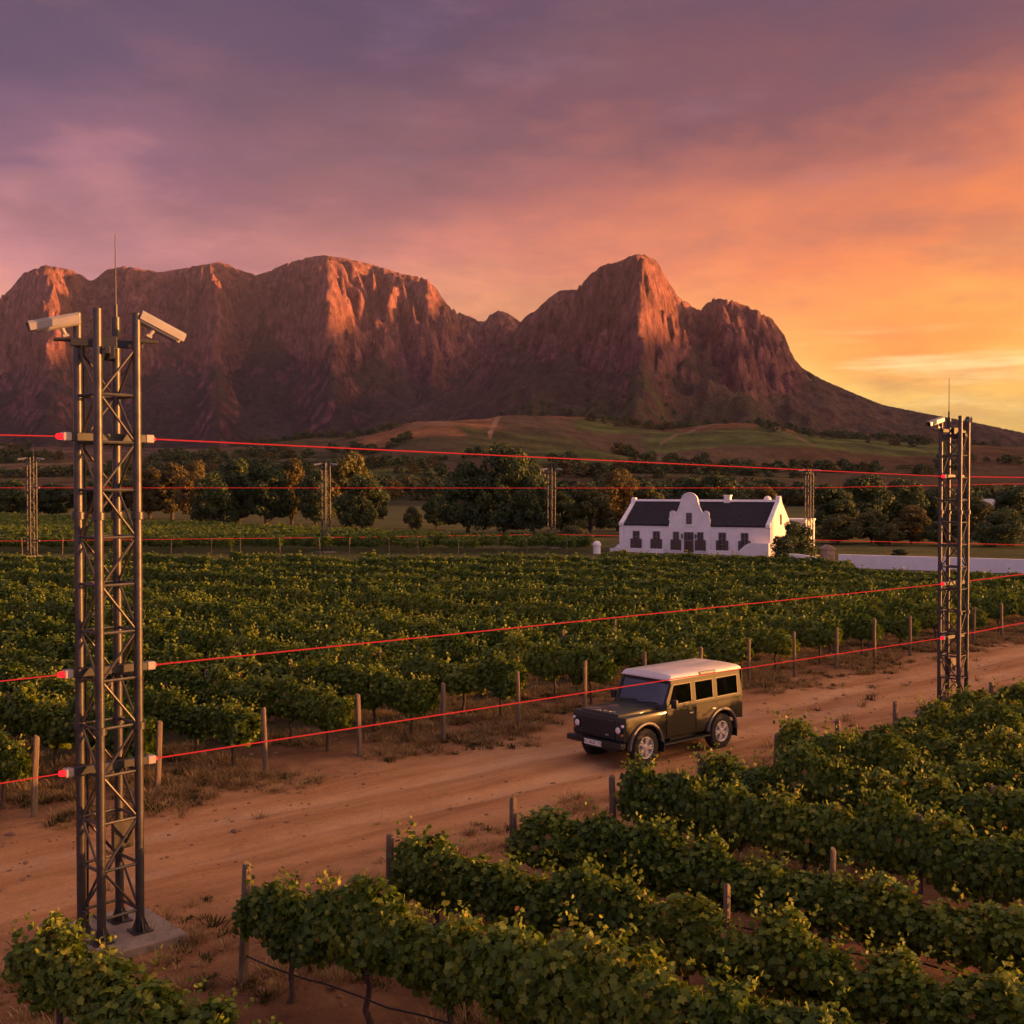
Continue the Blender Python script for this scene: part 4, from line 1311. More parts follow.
def mast(loc, label, levels, group, cams, lens=('on', 'dim'), scale=1.0, bar_ang=UA, red=True):
    t = thing('lattice_mast', label, 'mast', loc, 0, group, scale)
    put('concrete_pad', PAD_ME, t, rot=(0, 0, UA))
    for x, y in LEGS:
        l = put('leg', LEG_ME, t, (x, y, 0)); put('foot_plate', FOOT_ME, l, rot=(0, 0, UA))
    for i in range(4):
        a, b = LEGS[i], LEGS[(i + 1) % 4]
        ang = math.atan2(b[1] - a[1], b[0] - a[0])
        for k in range(13):
            z = .42 + k * BAY
            if k < 12:
                if (k + i) % 2: put('brace', DIAG_ME, t, (a[0], a[1], z), (0, 0, ang))
                else: put('brace', DIAG_ME, t, (b[0], b[1], z), (0, 0, ang + math.pi))
            if k not in (12,): put('rung', RUNG_ME, t, (a[0], a[1], z), (0, 0, ang))
    put('cable_box', TOPBAR_ME, t, (0, 0, 7.93), (0, 0, UA - .3))
    put('cable_box', TOPBAR_ME, t, (0, 0, 7.80), (0, 0, UA + 1.2))
    put('cable_run', CABLE_ME, t, (LEGS[3][0] * .86, LEGS[3][1] + .075, 0)); put('junction_box', JBOX_ME, t, (LEGS[2][0], LEGS[2][1] - .02, 1.35), (0, 0, UA))
    put('antenna', ROD_ME, t, (LEGS[2][0], LEGS[2][1], 0))
    for ang, pitch, lx, ly, lz, ax, ay, aang in cams:
        c = put('security_camera', CAMS[0], t, (lx, ly, lz), (0, pitch, ang))
        for nm, me in zip(('sun_hood', 'lens_face', 'swivel', 'rear_cap'), CAMS[1:]): put(nm, me, c)
        put('camera_arm', ARM_ME, t, (ax, ay, 7.97), (0, 0, aang))
    for z in levels:
        b = put('emitter_bar', BAR_ME, t, (0, 0, z / scale), (0, 0, bar_ang))
        put('emitter_cap', CAP_ME, b, (-.545, 0, 0)); put('emitter_cap', CAP_ME, b, (.565, 0, 0))
        put('lens', LENSON_ME if red else LENSDIM_ME, b, (-.63, 0, 0)); put('lens', LENSDIM_ME, b, (.635, 0, 0))
    return t


vw = math.atan2(-5.34, 15.2)                                        # the tall mast is seen from its own side
CAM_L = (R(214), R(15), -.60, -.19, 8.165, -.38, -.02, R(208))
CAM_R = (R(36), R(24), .63, .20, 8.165, .37, .02, R(35))
LV_NEAR, LV_RIGHT = (6.69, 3.62, 2.34), (6.36, 3.52, 2.09)
M1 = Vector((-5.34, 15.2, 0)); M2 = Vector((11.8, 30.7, 0))
mast(tuple(M1), 'tall steel lattice mast on a square concrete pad at the dirt track', LV_NEAR, 'tall masts along the track', (CAM_L, CAM_R))
mast(tuple(M2), 'steel lattice mast rising behind vines at the far end of the track', LV_RIGHT, 'tall masts along the track', (CAM_L, (R(78), R(16), .45, .25, 8.165, .33, .1, R(60))), scale=0.955)
FARM = [(-43.0, 103.0, 1.07), (-17.8, 110.0, 1.03), (4.05, 118.0, 0.99), (27.0, 104.5, 0.95)]
FLAB = ['thin distant mast farthest from the house, beyond the tall mast', 'thin distant mast in front of the rusty clump of trees',
        'thin distant mast between the great dark tree and the white house', 'thin distant mast just past the sunlit gable of the house']
for (x, y, s), lb in zip(FARM, FLAB):
    mast((x, y, 0), lb, (6.2, 1.45), 'thin masts on the far side of the vineyard',
         ((R(190), R(8), -.75, -.1, 8.2, -.40, 0, R(190)), (R(-10), R(8), .75, -.1, 8.2, .37, 0, R(-10))), scale=s, bar_ang=0.0, red=False)


def beam(p, q, r, label, group):
    o = MB().tube([p, q], r, 8).build('laser_beam', BEAM, smooth=True)
    return tag(o, label, 'laser beam', group)


ud = Vector((U.x, U.y, 0)).normalized()
NM = ('highest', 'middle', 'lowest')
for i in range(3):
    z1, z2 = LV_NEAR[i], LV_RIGHT[i]
    a0 = M1 - ud * 0.66 + Vector((0, 0, z1)); back = M1 - ud * 13.5 + Vector((0, 0, z1 + (-.12, -.03, 0.0)[i]))
    beam(a0, back, .008, '%s red laser beam leaving the tall mast towards the near side' % NM[i], 'red beams along the track')
    beam(M1 + ud * .66 + Vector((0, 0, z1)), M2 - ud * .64 + Vector((0, 0, z2)), .0095, '%s red laser beam strung between the two big masts' % NM[i], 'red beams along the track')
    beam(M2 + ud * .64 + Vector((0, 0, z2)), M2 + ud * 27 + Vector((0, 0, z2 + (.05, .25, .30)[i])), .013, '%s red laser beam running on past the mast behind the vines' % NM[i], 'red beams along the track')
pts = [Vector((-62, 99, 0))] + [Vector((x, y, 0)) for x, y, s in FARM] + [Vector((56, 106, 0))]
SEG = ['ending at the first thin mast', 'between the first and second thin mast', 'between the second and third thin mast', 'between the third and fourth thin mast', 'past the fourth thin mast']
for k in range(5):
    for z, w in ((6.2, 'upper'), (1.45, 'lower')):
        d = (pts[k + 1] - pts[k]).normalized()
        za, zb = z, z
        if k == 4: zb = 6.75 if z > 3 else 0.75
        beam(pts[k] + d * .62 + Vector((0, 0, za)), pts[k + 1] - d * .62 + Vector((0, 0, zb)), .021, '%s distant red beam %s' % (w, SEG[k]), 'distant red beams beyond the vineyard')

# ================================================================== the white house
WHITE = mat('limewash', (0.80, 0.75, 0.74), 0.9, 0.07, 1.6, bump=0.15, bump_scale=14)
SLATE = mat('dark_thatch', (0.030, 0.027, 0.034), 0.92, 0.45, 3.0, bump=0.5, bump_scale=18, stretch=(1, 1, 3), spec=.2)
SHUT = mat('shutter_paint', (0.075, 0.048, 0.040), 0.6, 0.25, 6)
WOODW = mat('window_wood', (0.20, 0.15, 0.13), 0.6, 0.2, 6)
GLASSD = mat('house_glass', (0.055, 0.045, 0.05), 0.12, 0.3, 2, spec=.7)
DOORW = mat('door_wood', (0.07, 0.03, 0.022), 0.55, 0.25, 6)
HL, HD, EAVE, RIDGE = 15.03, 5.9, 2.62, 4.86
house = thing('farmhouse', 'white gabled farmhouse with dark roof and curved central gable', 'house', (10.52, 112.0, 0), R(-30))
w = MB(); w.box(.2, HL - .2, 0, HD, -.3, EAVE); w.build('wall', WHITE, house)


def roof_slab(m, x0, x1, sgn):
    yc = HD / 2
    ye = -.11 if sgn < 0 else HD + .11
    m.prism([(ye, EAVE - .06), (yc, RIDGE - .02), (yc, RIDGE + .12), (ye, EAVE + .10)] if sgn < 0 else [(ye, EAVE - .06), (ye, EAVE + .10), (yc + .002, RIDGE + .12), (yc + .002, RIDGE - .02)], 'x', x0, x1)


for sgn in (-1, 1):
    m = MB(); roof_slab(m, .42, HL - .42, sgn)
    roof = m.build('roof', SLATE, house, .03)
    if sgn < 0:
        c = MB(); c.prism([(HD / 2 - .20, RIDGE + .02), (HD / 2 + .20, RIDGE + .02), (HD / 2 + .10, RIDGE + .23), (HD / 2 - .10, RIDGE + .23)], 'x', .43, HL - .43); c.build('ridge_cap', WHITE, roof, .02)
        for cx, h in ((9.9, .55),):
            c = MB(); c.box(cx - .3, cx + .3, HD / 2 - .28, HD / 2 + .28, RIDGE - .3, RIDGE + h); c.box(cx - .36, cx + .36, HD / 2 - .34, HD / 2 + .34, RIDGE + h, RIDGE + h + .12); c.build('chimney', WHITE, roof, .015)
for x0, pk in ((0.0, 5.28), (HL - .42, 5.45)):
    yc = HD / 2
    half = [(-.16, -.3), (-.16, 2.46), (-.30, 2.58), (-.30, 2.88), (-.05, 2.96), (yc - .48, pk - .62), (yc - .30, pk - .34), (yc - .22, pk - .10), (yc, pk)]
    prof = half + [(2 * yc - y, z) for y, z in reversed(half[:-1])]
    m = MB(); m.prism(prof, 'x', x0, x0 + .42); m.build('end_gable', WHITE, house, .02)
# central gable: shoulders, scrolls, hollow sweep and round head
CXG = 7.22


def arc(cx, cz, r, a0, a1, n): return [(cx + r * math.cos(R(a0 + (a1 - a0) * i / n)), cz + r * math.sin(R(a0 + (a1 - a0) * i / n))) for i in range(n + 1)]


hf = [(2.08, -.3), (2.08, 2.62), (2.00, 2.90), (2.03, 3.18), (1.92, 3.46)] + arc(1.66, 3.74, .27, -10, 130, 7) + [(1.42, 3.78), (1.28, 3.86), (1.08, 4.17), (.92, 4.55), (.86, 4.80)] + arc(0, 4.92, .82, -6, 90, 9)
prof = [(CXG + x, z) for x, z in hf] + [(CXG - x, z) for x, z in reversed(hf[:-1])]
m = MB(); m.prism(prof, 'y', -.17, .16); cg = m.build('central_gable', WHITE, house, .015)
rim = MB(); pp = [Vector((x, -.19, z)) for x, z in prof[3:-3]]
rim.tube(pp, .055, 6); rim.build('gable_moulding', WHITE, cg, smooth=True)
for sgn in (-1, 1):
    m = MB(); m.prism([(CXG + sgn * 1.75, 2.5), (CXG + sgn * 1.75, 2.65), (CXG, 4.42), (CXG, 4.25)], 'y', .165, HD / 2 - .1); m.build('roof', SLATE, house)


def house_window(cx, wdt, zb, zt, shutters=True, parent=house, y=0.0, gap=True, rows=3):
    f = MB()
    f.box(cx - wdt / 2, cx + wdt / 2, y - .05, y + .02, zt - .07, zt); f.box(cx - wdt / 2, cx + wdt / 2, y - .05, y + .02, zb, zb + .07)
    for s in (-1, 1): f.box(cx + s * (wdt / 2 - .035) - .035, cx + s * (wdt / 2 - .035) + .035, y - .05, y + .02, zb + .07, zt - .07)
    for k in range(1, rows):
        z = zb + (zt - zb) * k / rows; f.box(cx - wdt / 2 + .07, cx + wdt / 2 - .07, y - .035, y + .01, z - .018, z + .018)
    f.box(cx - .016, cx + .016, y - .036, y + .012, zb + .07, zt - .07)
    o = f.build('window', WOODW, parent)
    p = MB(); p.box(cx - wdt / 2 + .05, cx + wdt / 2 - .05, y - .022, y - .012, zb + .05, zt - .05); p.build('pane', GLASSD, o)
    if shutters:
        zs = zb + (zt - zb) * .56
        for s in (-1, 1):
            q = MB(); x0 = cx + s * (wdt / 2 - .12 if gap else wdt / 2 - .33)
            x1 = cx + s * (wdt / 2 + .22)
            q.box(min(x0, x1), max(x0, x1), y - .10, y - .055, zb - .04, zs)
            xa, xb = min(x0, x1), max(x0, x1)
            q.box(xa + .05, xb - .05, y - .115, y - .10, zb + .02, zb + (zs - zb) * .45); q.box(xa + .05, xb - .05, y - .115, y - .10, zb + (zs - zb) * .55, zs - .05)
            q.build('shutter', SHUT, o)
        sl = MB(); sl.box(cx - wdt / 2 - .10, cx + wdt / 2 + .10, y - .12, y + .02, zb - .13, zb - .045); sl.build('sill', WHITE, o)
    return o


for cx, gap in ((1.73, False), (3.83, False), (10.42, True), (12.57, True)): house_window(cx, .74, .36, 2.06, gap=gap)
for cx in (5.90, 8.34): house_window(cx, .62, .36, 2.06, y=-.17, gap=False)
house_window(CXG - .02, .58, 2.78, 3.86, False, y=-.17, rows=4)
m = MB(); m.box(CXG - .45, CXG + .42, -.27, -.172, 2.58, 2.66); m.build('ledge', WHITE, cg, .01)
d = MB(); d.box(CXG - .42, CXG - .02, -.215, -.172, .12, 1.22); d.box(CXG, CXG + .40, -.215, -.172, .12, 1.22)
for x in (CXG - .37, CXG + .05): d.box(x, x + .30, -.232, -.215, .2, .62); d.box(x, x + .30, -.232, -.215, .7, 1.14)
door = d.build('door', DOORW, house)
m = MB(); m.box(CXG - .42, CXG + .40, -.20, -.172, 1.28, 1.98); m.build('pane', GLASSD, door)
m = MB()
for x in (CXG - .47, CXG + .42): m.box(x - .03, x + .03, -.25, -.172, .1, 2.05)
m.box(CXG - .44, CXG + .39, -.246, -.172, 1.21, 1.29); m.box(CXG - .44, CXG + .39, -.246, -.172, 1.97, 2.05)
for k in (1, 2): m.box(CXG - .44 + .28 * k - .015, CXG - .44 + .28 * k + .015, -.222, -.2, 1.29, 1.97)
m.build('door_frame', WOODW, door)
LAMPM = mat('lantern_metal', (0.10, 0.11, 0.14), .4, .2, 5)
for s in (-1, 1):
    m = MB(); x = CXG + s * .68
    m.lathe([(.03, 1.42), (.08, 1.46), (.10, 1.75), (.12, 1.77), (.02, 1.90)], 8, 'z', Matrix.Translation((x, -.31, 0))); m.box(x - .02, x + .02, -.31, -.172, 1.84, 1.88); m.build('wall_lantern', LAMPM, house)
m = MB(); m.box(HL - .005, HL + .05, HD / 2 - .22, HD / 2 + .22, 2.75, 3.75); gw = m.build('window', WOODW, house)
m = MB(); m.box(HL + .052, HL + .06, HD / 2 - .16, HD / 2 + .16, 2.81, 3.69); m.build('pane', GLASSD, gw)


def H2W(x, y, z=0): return house.matrix_basis @ Vector((x, y, z))


house_m = Matrix.Translation((10.52, 112.0, 0)) @ Matrix.Rotation(R(-30), 4, 'Z')


def wall_thing(name, pts, h, thick, label, cat, mtl, cap=True, ends=()):
    """a free-standing wall through points (x, y, height); scrolls come from varying height"""
    m = MB(); n = len(pts); vs, fs = [], []
    for i, (x, y, hh) in enumerate(pts):
        a = pts[max(i - 1, 0)]; b = pts[min(i + 1, n - 1)]
        d = Vector((b[0] - a[0], b[1] - a[1], 0)).normalized(); nn = Vector((-d.y, d.x, 0)) * thick / 2
        for s in (-1, 1):
            vs += [(x + nn.x * s, y + nn.y * s, -.3), (x + nn.x * s, y + nn.y * s, hh)]
    for i in range(n - 1):
        o = i * 4; q = o + 4
        fs += [(o, o + 1, q + 1, q), (o + 2, q + 2, q + 3, o + 3), (o + 1, o + 3, q + 3, q + 1), (o, q, q + 2, o + 2)]
    fs += [(0, 2, 3, 1), ((n - 1) * 4, (n - 1) * 4 + 1, (n - 1) * 4 + 3, (n - 1) * 4 + 2)]
    m.add(vs, fs)
    o = m.build(name, mtl, None, .015)
    return tag(o, label, cat)


def hp(x, y, h):
    v = house_m @ Vector((x, y, 0)); return (v.x, v.y, h)


wall_thing('terrace_wall', [hp(-.75 + .12 * i, -.6, .35 + .55 * (max(0, (i - 2)) / 6) ** 2) for i in range(8)] + [hp(.25, -.6, .42), hp(5.0, -1.0, .42)], 0, .25, 'low white terrace wall with a scrolled end before the left-hand windows', 'wall', WHITE)
wall_thing('terrace_wall', [hp(9.4, -1.0, .42), hp(12.2, -1.0, .42)] + [hp(12.4 + .2 * i, -1.0, .45 + .75 * math.sin(min(1, i / 6) * math.pi / 2)) for i in range(12)] + [hp(15.2, -1.0, 1.2)], 0, .3, 'white terrace wall sweeping up beside the sunlit gable corner', 'wall', WHITE)
lw = [(25.2, 88.6), (29, 86.3), (33.2, 84.0), (39, 80.6), (60, 68.5)]
wall_thing('boundary_wall', [(x, y, 1.05) for x, y in lw], 0, .35, 'long plain white boundary wall right of the farmhouse', 'wall', WHITE)
wall_thing('boundary_wall', [(22.0 + .35 * i, 91.2 - .14 * i, .95 - .5 * (i / 8) ** 2) for i in range(9)], 0, .3, 'short sloping white wall piece beside the stone pillar', 'wall', WHITE)
m = MB(); m.box(-.45, .45, -.45, .45, -.3, 1.35); m.box(-.52, .52, -.52, .52, 1.35, 1.47); m.prism([(-.5, 1.47), (.5, 1.47), (0, 1.75)], 'y', -.5, .5)
tag(m.build('stone_pillar', mat('rough_stone', (.24, .18, .14), .95, .4, 3, bump=.6), None, .02, loc=(24.6, 89.6, 0)), 'rough stone gate pillar at the start of the long white wall', 'pillar')
m = MB(); m.lathe([(.34, -.3), (.34, .75), (.40, .8), (.38, .95), (.3, 1.1), (.15, 1.2), (.02, 1.22)], 16)
tag(m.build('garden_pillar', WHITE, None, smooth=True, loc=((597 - 512) / F_PX * 108, 108, 0)), 'squat white domed pillar left of the terrace wall', 'pillar')
# out-building behind the house
ob = thing('outbuilding', 'white flat-topped outbuilding behind the sunlit gable, with a domed chimney', 'building', (27.0, 116, 0), R(-30))
m = MB(); m.box(0, 2.6, 0, 3.5, -.3, 2.9); m.build('wall', WHITE, ob)
m = MB(); m.box(-.1, 2.7, -.12, 3.6, 2.905, 3.1); m.build('parapet', WHITE, ob, .03)
m = MB(); m.prism([(-2.4, 2.4), (-.3, 2.4), (-.3, 2.55), (-1.3, 4.3)], 'y', .3, 3.6); m.build('roof', SLATE, ob)
m = MB(); m.box(-2.25, -.35, .4, 3.4, -.3, 2.39); m.build('wall', WHITE, ob)
m = MB(); m.box(-2.0, -1.3, .9, 1.6, 3.1, 4.6); m.lathe([(.42, 4.6), (.42, 4.95), (.36, 5.2), (.2, 5.35), (.02, 5.4)], 14, 'z', Matrix.Translation((-1.65, 1.25, 0))); m.build('chimney', WHITE, ob, .02)
for x in (.4, 1.6):
    m = MB(); m.box(x, x + .6, -.05, .01, .9, 2.2); wn = m.build('window', WOODW, ob)
    m = MB(); m.box(x + .07, x + .53, -.062, -.052, .97, 2.13); m.build('pane', GLASSD, wn)
# far farm buildings glimpsed between trees
for (px, y, z, lb, s) in ((988, 196, 0, 'pale roofed shed glimpsed past the second tall mast', 1.0),):
    fb = thing('farm_building', lb, 'building', ((px - 512) / F_PX * y, y, z), R(-12), scale=s)
    m = MB(); m.box(-4, 4, -2.5, 2.5, -6, 2.6); m.build('wall', WHITE, fb)
    for sg in (-1, 1):
        m = MB(); m.prism([(sg * 2.8, 2.55), (sg * 2.8, 2.7), (0, 4.5), (0, 4.3)], 'x', -4.2, 4.2); m.build('roof', mat('pale_tin_roof', (.42, .38, .37), .5, .2, 2), fb)
    m = MB(); m.box(-1.0, .2, -2.56, -2.49, .6, 2.0); m.build('window', GLASSD, fb)
# ================================================================== the off-road car on the track
PAINT = mat('olive_paint', (0.023, 0.0205, 0.0125), 0.5, 0.08, 3, metal=0.0, coat=0.3, spec=0.2, bump=0.02, bump_scale=8)
ROOFW = mat('white_roof_paint', (0.62, 0.57, 0.55), 0.35, 0.06, 2, coat=0.4)
ARCH_SKY = mat('arch_sky_grey', (0.085, 0.080, 0.085), 0.45, 0.15, 6)  # arch lips: sky reflection on the body paint put into a paler grey
BLACKP = mat('black_trim', (0.012, 0.012, 0.013), 0.5, 0.3, 6)
GRILLE = mat('grille_plastic', (0.024, 0.024, 0.030), 0.42, 0.3, 30, bump=0.3)
RUBBER = mat('tyre_rubber', (0.020, 0.018, 0.017), 0.85, 0.3, 10, bump=0.2, bump_scale=40)
ALLOY = mat('alloy_rim', (0.62, 0.58, 0.56), 0.35, 0.1, 5, metal=0.35)
LAMPG = mat('lamp_glass', (0.75, 0.73, 0.72), 0.12, 0.05, 12, spec=.8)
AMBER = mat('amber_lens', (0.42, 0.14, 0.05), 0.2, 0.1, 12)
PLATE = mat('plate_white', (0.72, 0.70, 0.66), 0.4, 0.05, 6)
PLATEK = mat('plate_letters', (0.02, 0.025, 0.045), 0.5, 0.1, 6)
SEAT = mat('seat_cloth', (0.035, 0.032, 0.034), 0.9, 0.2, 12)
CHROME = mat('silver_letters', (0.45, 0.44, 0.44), 0.35, 0.1, 6, metal=.7)


def car_glass():
    m, nt, b = nodes_of('car_glass')
    gl = nt.nodes.new('ShaderNodeBsdfGlossy'); gl.inputs['Color'].default_value = (0.88, 0.92, 0.95, 1); gl.inputs['Roughness'].default_value = 0.03
    nt.nodes.remove(b); b = gl
    tr = nt.nodes.new('ShaderNodeBsdfTransparent'); tr.inputs[0].default_value = (0.42, 0.45, 0.46, 1)
    lw = nt.nodes.new('ShaderNodeFresnel'); lw.inputs[0].default_value = 1.5
    ad = nt.nodes.new('ShaderNodeMath'); ad.operation = 'ADD'; ad.inputs[1].default_value = 0.15; ad.use_clamp = True
    nt.links.new(lw.outputs[0], ad.inputs[0])
    mx = nt.nodes.new('ShaderNodeMixShader')
    nt.links.new(ad.outputs[0], mx.inputs[0]); nt.links.new(tr.outputs[0], mx.inputs[1]); nt.links.new(b.outputs[0], mx.inputs[2])
    nt.links.new(mx.outputs[0], nt.nodes['Material Output'].inputs[0])
    return m


CGLASS = car_glass()
CAR_S = 0.945
CARP = Vector((3.38, 26.45, 0.0))
car = thing('off_road_car', 'olive green boxy off-road car with a white roof driving along the dirt track', 'car', (CARP.x, CARP.y, -0.03), UA + math.pi, scale=CAR_S)
FX, RX, WZ, AR = 1.395, -1.395, 0.43, 0.515


def arch_pts(cx, a0, a1, n=12, r=AR, cz=WZ + .03): return [(cx + r * math.cos(R(a0 + (a1 - a0) * i / n)), cz + r * math.sin(R(a0 + (a1 - a0) * i / n))) for i in range(n + 1)]


prof = [(2.08, .62), (2.10, 1.13), (2.06, 1.185), (.74, 1.205), (-2.24, 1.20), (-2.26, .66)] + arch_pts(RX, 152, 18) + [(-.88, .52), (.86, .52)] + arch_pts(FX, 165, 22)
m = MB(); m.prism(prof, 'y', -.83, .83); body = m.build('body', PAINT, car, .022, True)
m = MB(); m.box(-2.1, 2.0, -.50, .50, .36, .60); m.box(-2.0, 1.9, -.58, .58, .6, .7)
m.box(-.4, .4, -.7, .7, .34, .52); m.build('chassis', BLACKP, car)
m = MB()
for x in (FX, RX): m.tube([(x, -.75, WZ), (x, .75, WZ)], .07, 10)
m.lathe([(.0, -.17), (.15, -.1), (.17, 0), (.15, .1), (0, .17)], 12, 'y', Matrix.Translation((FX, -.15, WZ))); m.build('axle', BLACKP, car)
# bonnet with raised centre, and its lettering
m = MB()
m.add([(2.075, -.60, 1.12), (2.075, .60, 1.12), (.74, .66, 1.19), (.74, -.66, 1.19), (2.05, -.58, 1.235), (2.05, .58, 1.235), (.74, .64, 1.275), (.74, -.64, 1.275)],
      [(0, 1, 2, 3), (4, 7, 6, 5), (0, 4, 5, 1), (1, 5, 6, 2), (2, 6, 7, 3), (3, 7, 4, 0)])
bonnet = m.build('bonnet', PAINT, car, .02, True)
m = MB()
m.add([(1.86, -.34, 1.215), (1.86, .34, 1.215), (.78, .40, 1.265), (.78, -.40, 1.265), (1.78, -.29, 1.243), (1.78, .29, 1.243), (.80, .36, 1.292), (.80, -.36, 1.292)],
      [(0, 1, 2, 3), (4, 7, 6, 5), (0, 4, 5, 1), (1, 5, 6, 2), (2, 6, 7, 3), (3, 7, 4, 0)])
m.build('bonnet_bulge', PAINT, bonnet, .02, True)


def lettering(name, text, size, mtl, parent, loc, rot, depth=.004, space=1.0):
    cu = bpy.data.curves.new(name, 'FONT'); cu.body = text; cu.size = size; cu.extrude = depth; cu.align_x = 'CENTER'; cu.align_y = 'CENTER'; cu.space_character = space
    tmp = bpy.data.objects.new(name, cu); COL.objects.link(tmp)
    bpy.context.view_layer.update()
    me = bpy.data.meshes.new_from_object(tmp.evaluated_get(bpy.context.evaluated_depsgraph_get()))
    bpy.data.objects.remove(tmp)
    me.materials.clear(); me.materials.append(mtl)
    return put(name, me, parent, loc, rot)


lettering('lettering', 'LAND ROVER', .095, CHROME, bonnet, (1.955, 0, 1.247), (0, R(-2.5), R(90)), .004, 1.45)
# front: grille between the wings, lamps, bumper, plate
m = MB(); m.box(2.06, 2.12, -.54, .54, .66, 1.10); g = m.build('grille', GRILLE, car, .012)
m = MB()
for k in range(9): m.box(2.121, 2.135, -.50, .50, .695 + k * .044, .711 + k * .044)
m.build('grille_bars', BLACKP, g)
m = MB(); m.box(2.136, 2.142, .26, .36, .74, .775); m.build('badge', CHROME, g, .004)
for s in (-1, 1):
    m = MB(); m.box(2.07, 2.105, s * .685 - .135, s * .685 + .135, .66, 1.13); p = m.build('lamp_panel', GRILLE, car, .012)
    m = MB(); m.lathe([(.080, 2.105), (.080, 2.138), (.07, 2.15), (.04, 2.158), (0.002, 2.16)], 18, 'x', Matrix.Translation((0, s * .655, .90))); hl = m.build('headlight', LAMPG, car, smooth=True)
    m = MB(); m.lathe([(.080, 2.106), (.080, 2.144), (.100, 2.140), (.100, 2.106)], 20, 'x', Matrix.Translation((0, s * .655, .90)), False); m.build('bezel', BLACKP, hl, smooth=True)
    m = MB(); m.lathe([(.036, 2.105), (.036, 2.135), (.02, 2.145), (.002, 2.146)], 12, 'x', Matrix.Translation((0, s * .775, 1.01))); m.build('side_light', LAMPG, car, smooth=True)
    m = MB(); m.lathe([(.036, 2.105), (.036, 2.135), (.02, 2.145), (.002, 2.146)], 12, 'x', Matrix.Translation((0, s * .765, .80))); m.build('indicator', AMBER, car, smooth=True)
m = MB(); m.box(2.10, 2.28, -.87, .87, .50, .63); m.box(1.9, 2.1, -.45, .45, .46, .60); m.build('bumper', BLACKP, car, .015)
m = MB(); m.box(2.282, 2.295, -.27, .27, .49, .61); pl = m.build('number_plate', PLATE, car, .004)
lettering('plate_lettering', 'CL BOC TS', .105, PLATEK, pl, (2.2955, 0, .55), (R(90), 0, R(90)), .002, 1.05)
# doors: thin pressed panels standing just off the body, handles, hinges
for s in (-1, 1):
    y0, y1 = (.83, .845) if s > 0 else (-.845, -.83)
    for nm, x0, x1 in (('door', -.385, .66), ('door', -1.0, -.405)):
        m = MB()
        if x0 < -.9: m.prism([(-.405, .57), (-.405, 1.185), (-1.26, 1.185), (-1.26, 1.0)] + arch_pts(RX, 72, 25, 5, .535), 'y', y0, y1)
        else: m.box(x0, x1, y0, y1, .56, 1.185)
        dr = m.build(nm, PAINT, car, .008)
        hx = x0 + .10 if x0 > -.9 else -1.14
        m = MB(); m.box(hx, hx + .13, min(s * .845, s * .868), max(s * .845, s * .868), 1.02, 1.055); m.build('handle', BLACKP if s < 0 else CHROME, dr, .006)
        m = MB()
        for hz in (.70, 1.10): m.tube([((x1 if x0 > -.9 else -.405), s * .85, hz - .035), ((x1 if x0 > -.9 else -.405), s * .85, hz + .035)], .014, 6)
        m.build('hinges', BLACKP, dr)
    # waist capping under the windows
    m = MB(); m.box(-2.24, .68, min(s * .80, s * .85), max(s * .80, s * .85), 1.19, 1.235); m.build('waist_rail', PAINT, car, .008)


def sy(z): return .815 - (z - 1.23) * .095


def side_piece(m, poly, s, th=.035, out=0.0):
    """polygon in (x, z) laid on the leaning side of the cabin"""
    n = len(poly)
    vs = [(x, s * (sy(z) + out), z) for x, z in poly] + [(x, s * (sy(z) + out - th), z) for x, z in poly]
    m.add(vs, [tuple(range(n)), tuple(reversed(range(n, 2 * n)))] + [(i, (i + 1) % n, (i + 1) % n + n, i + n) for i in range(n)])


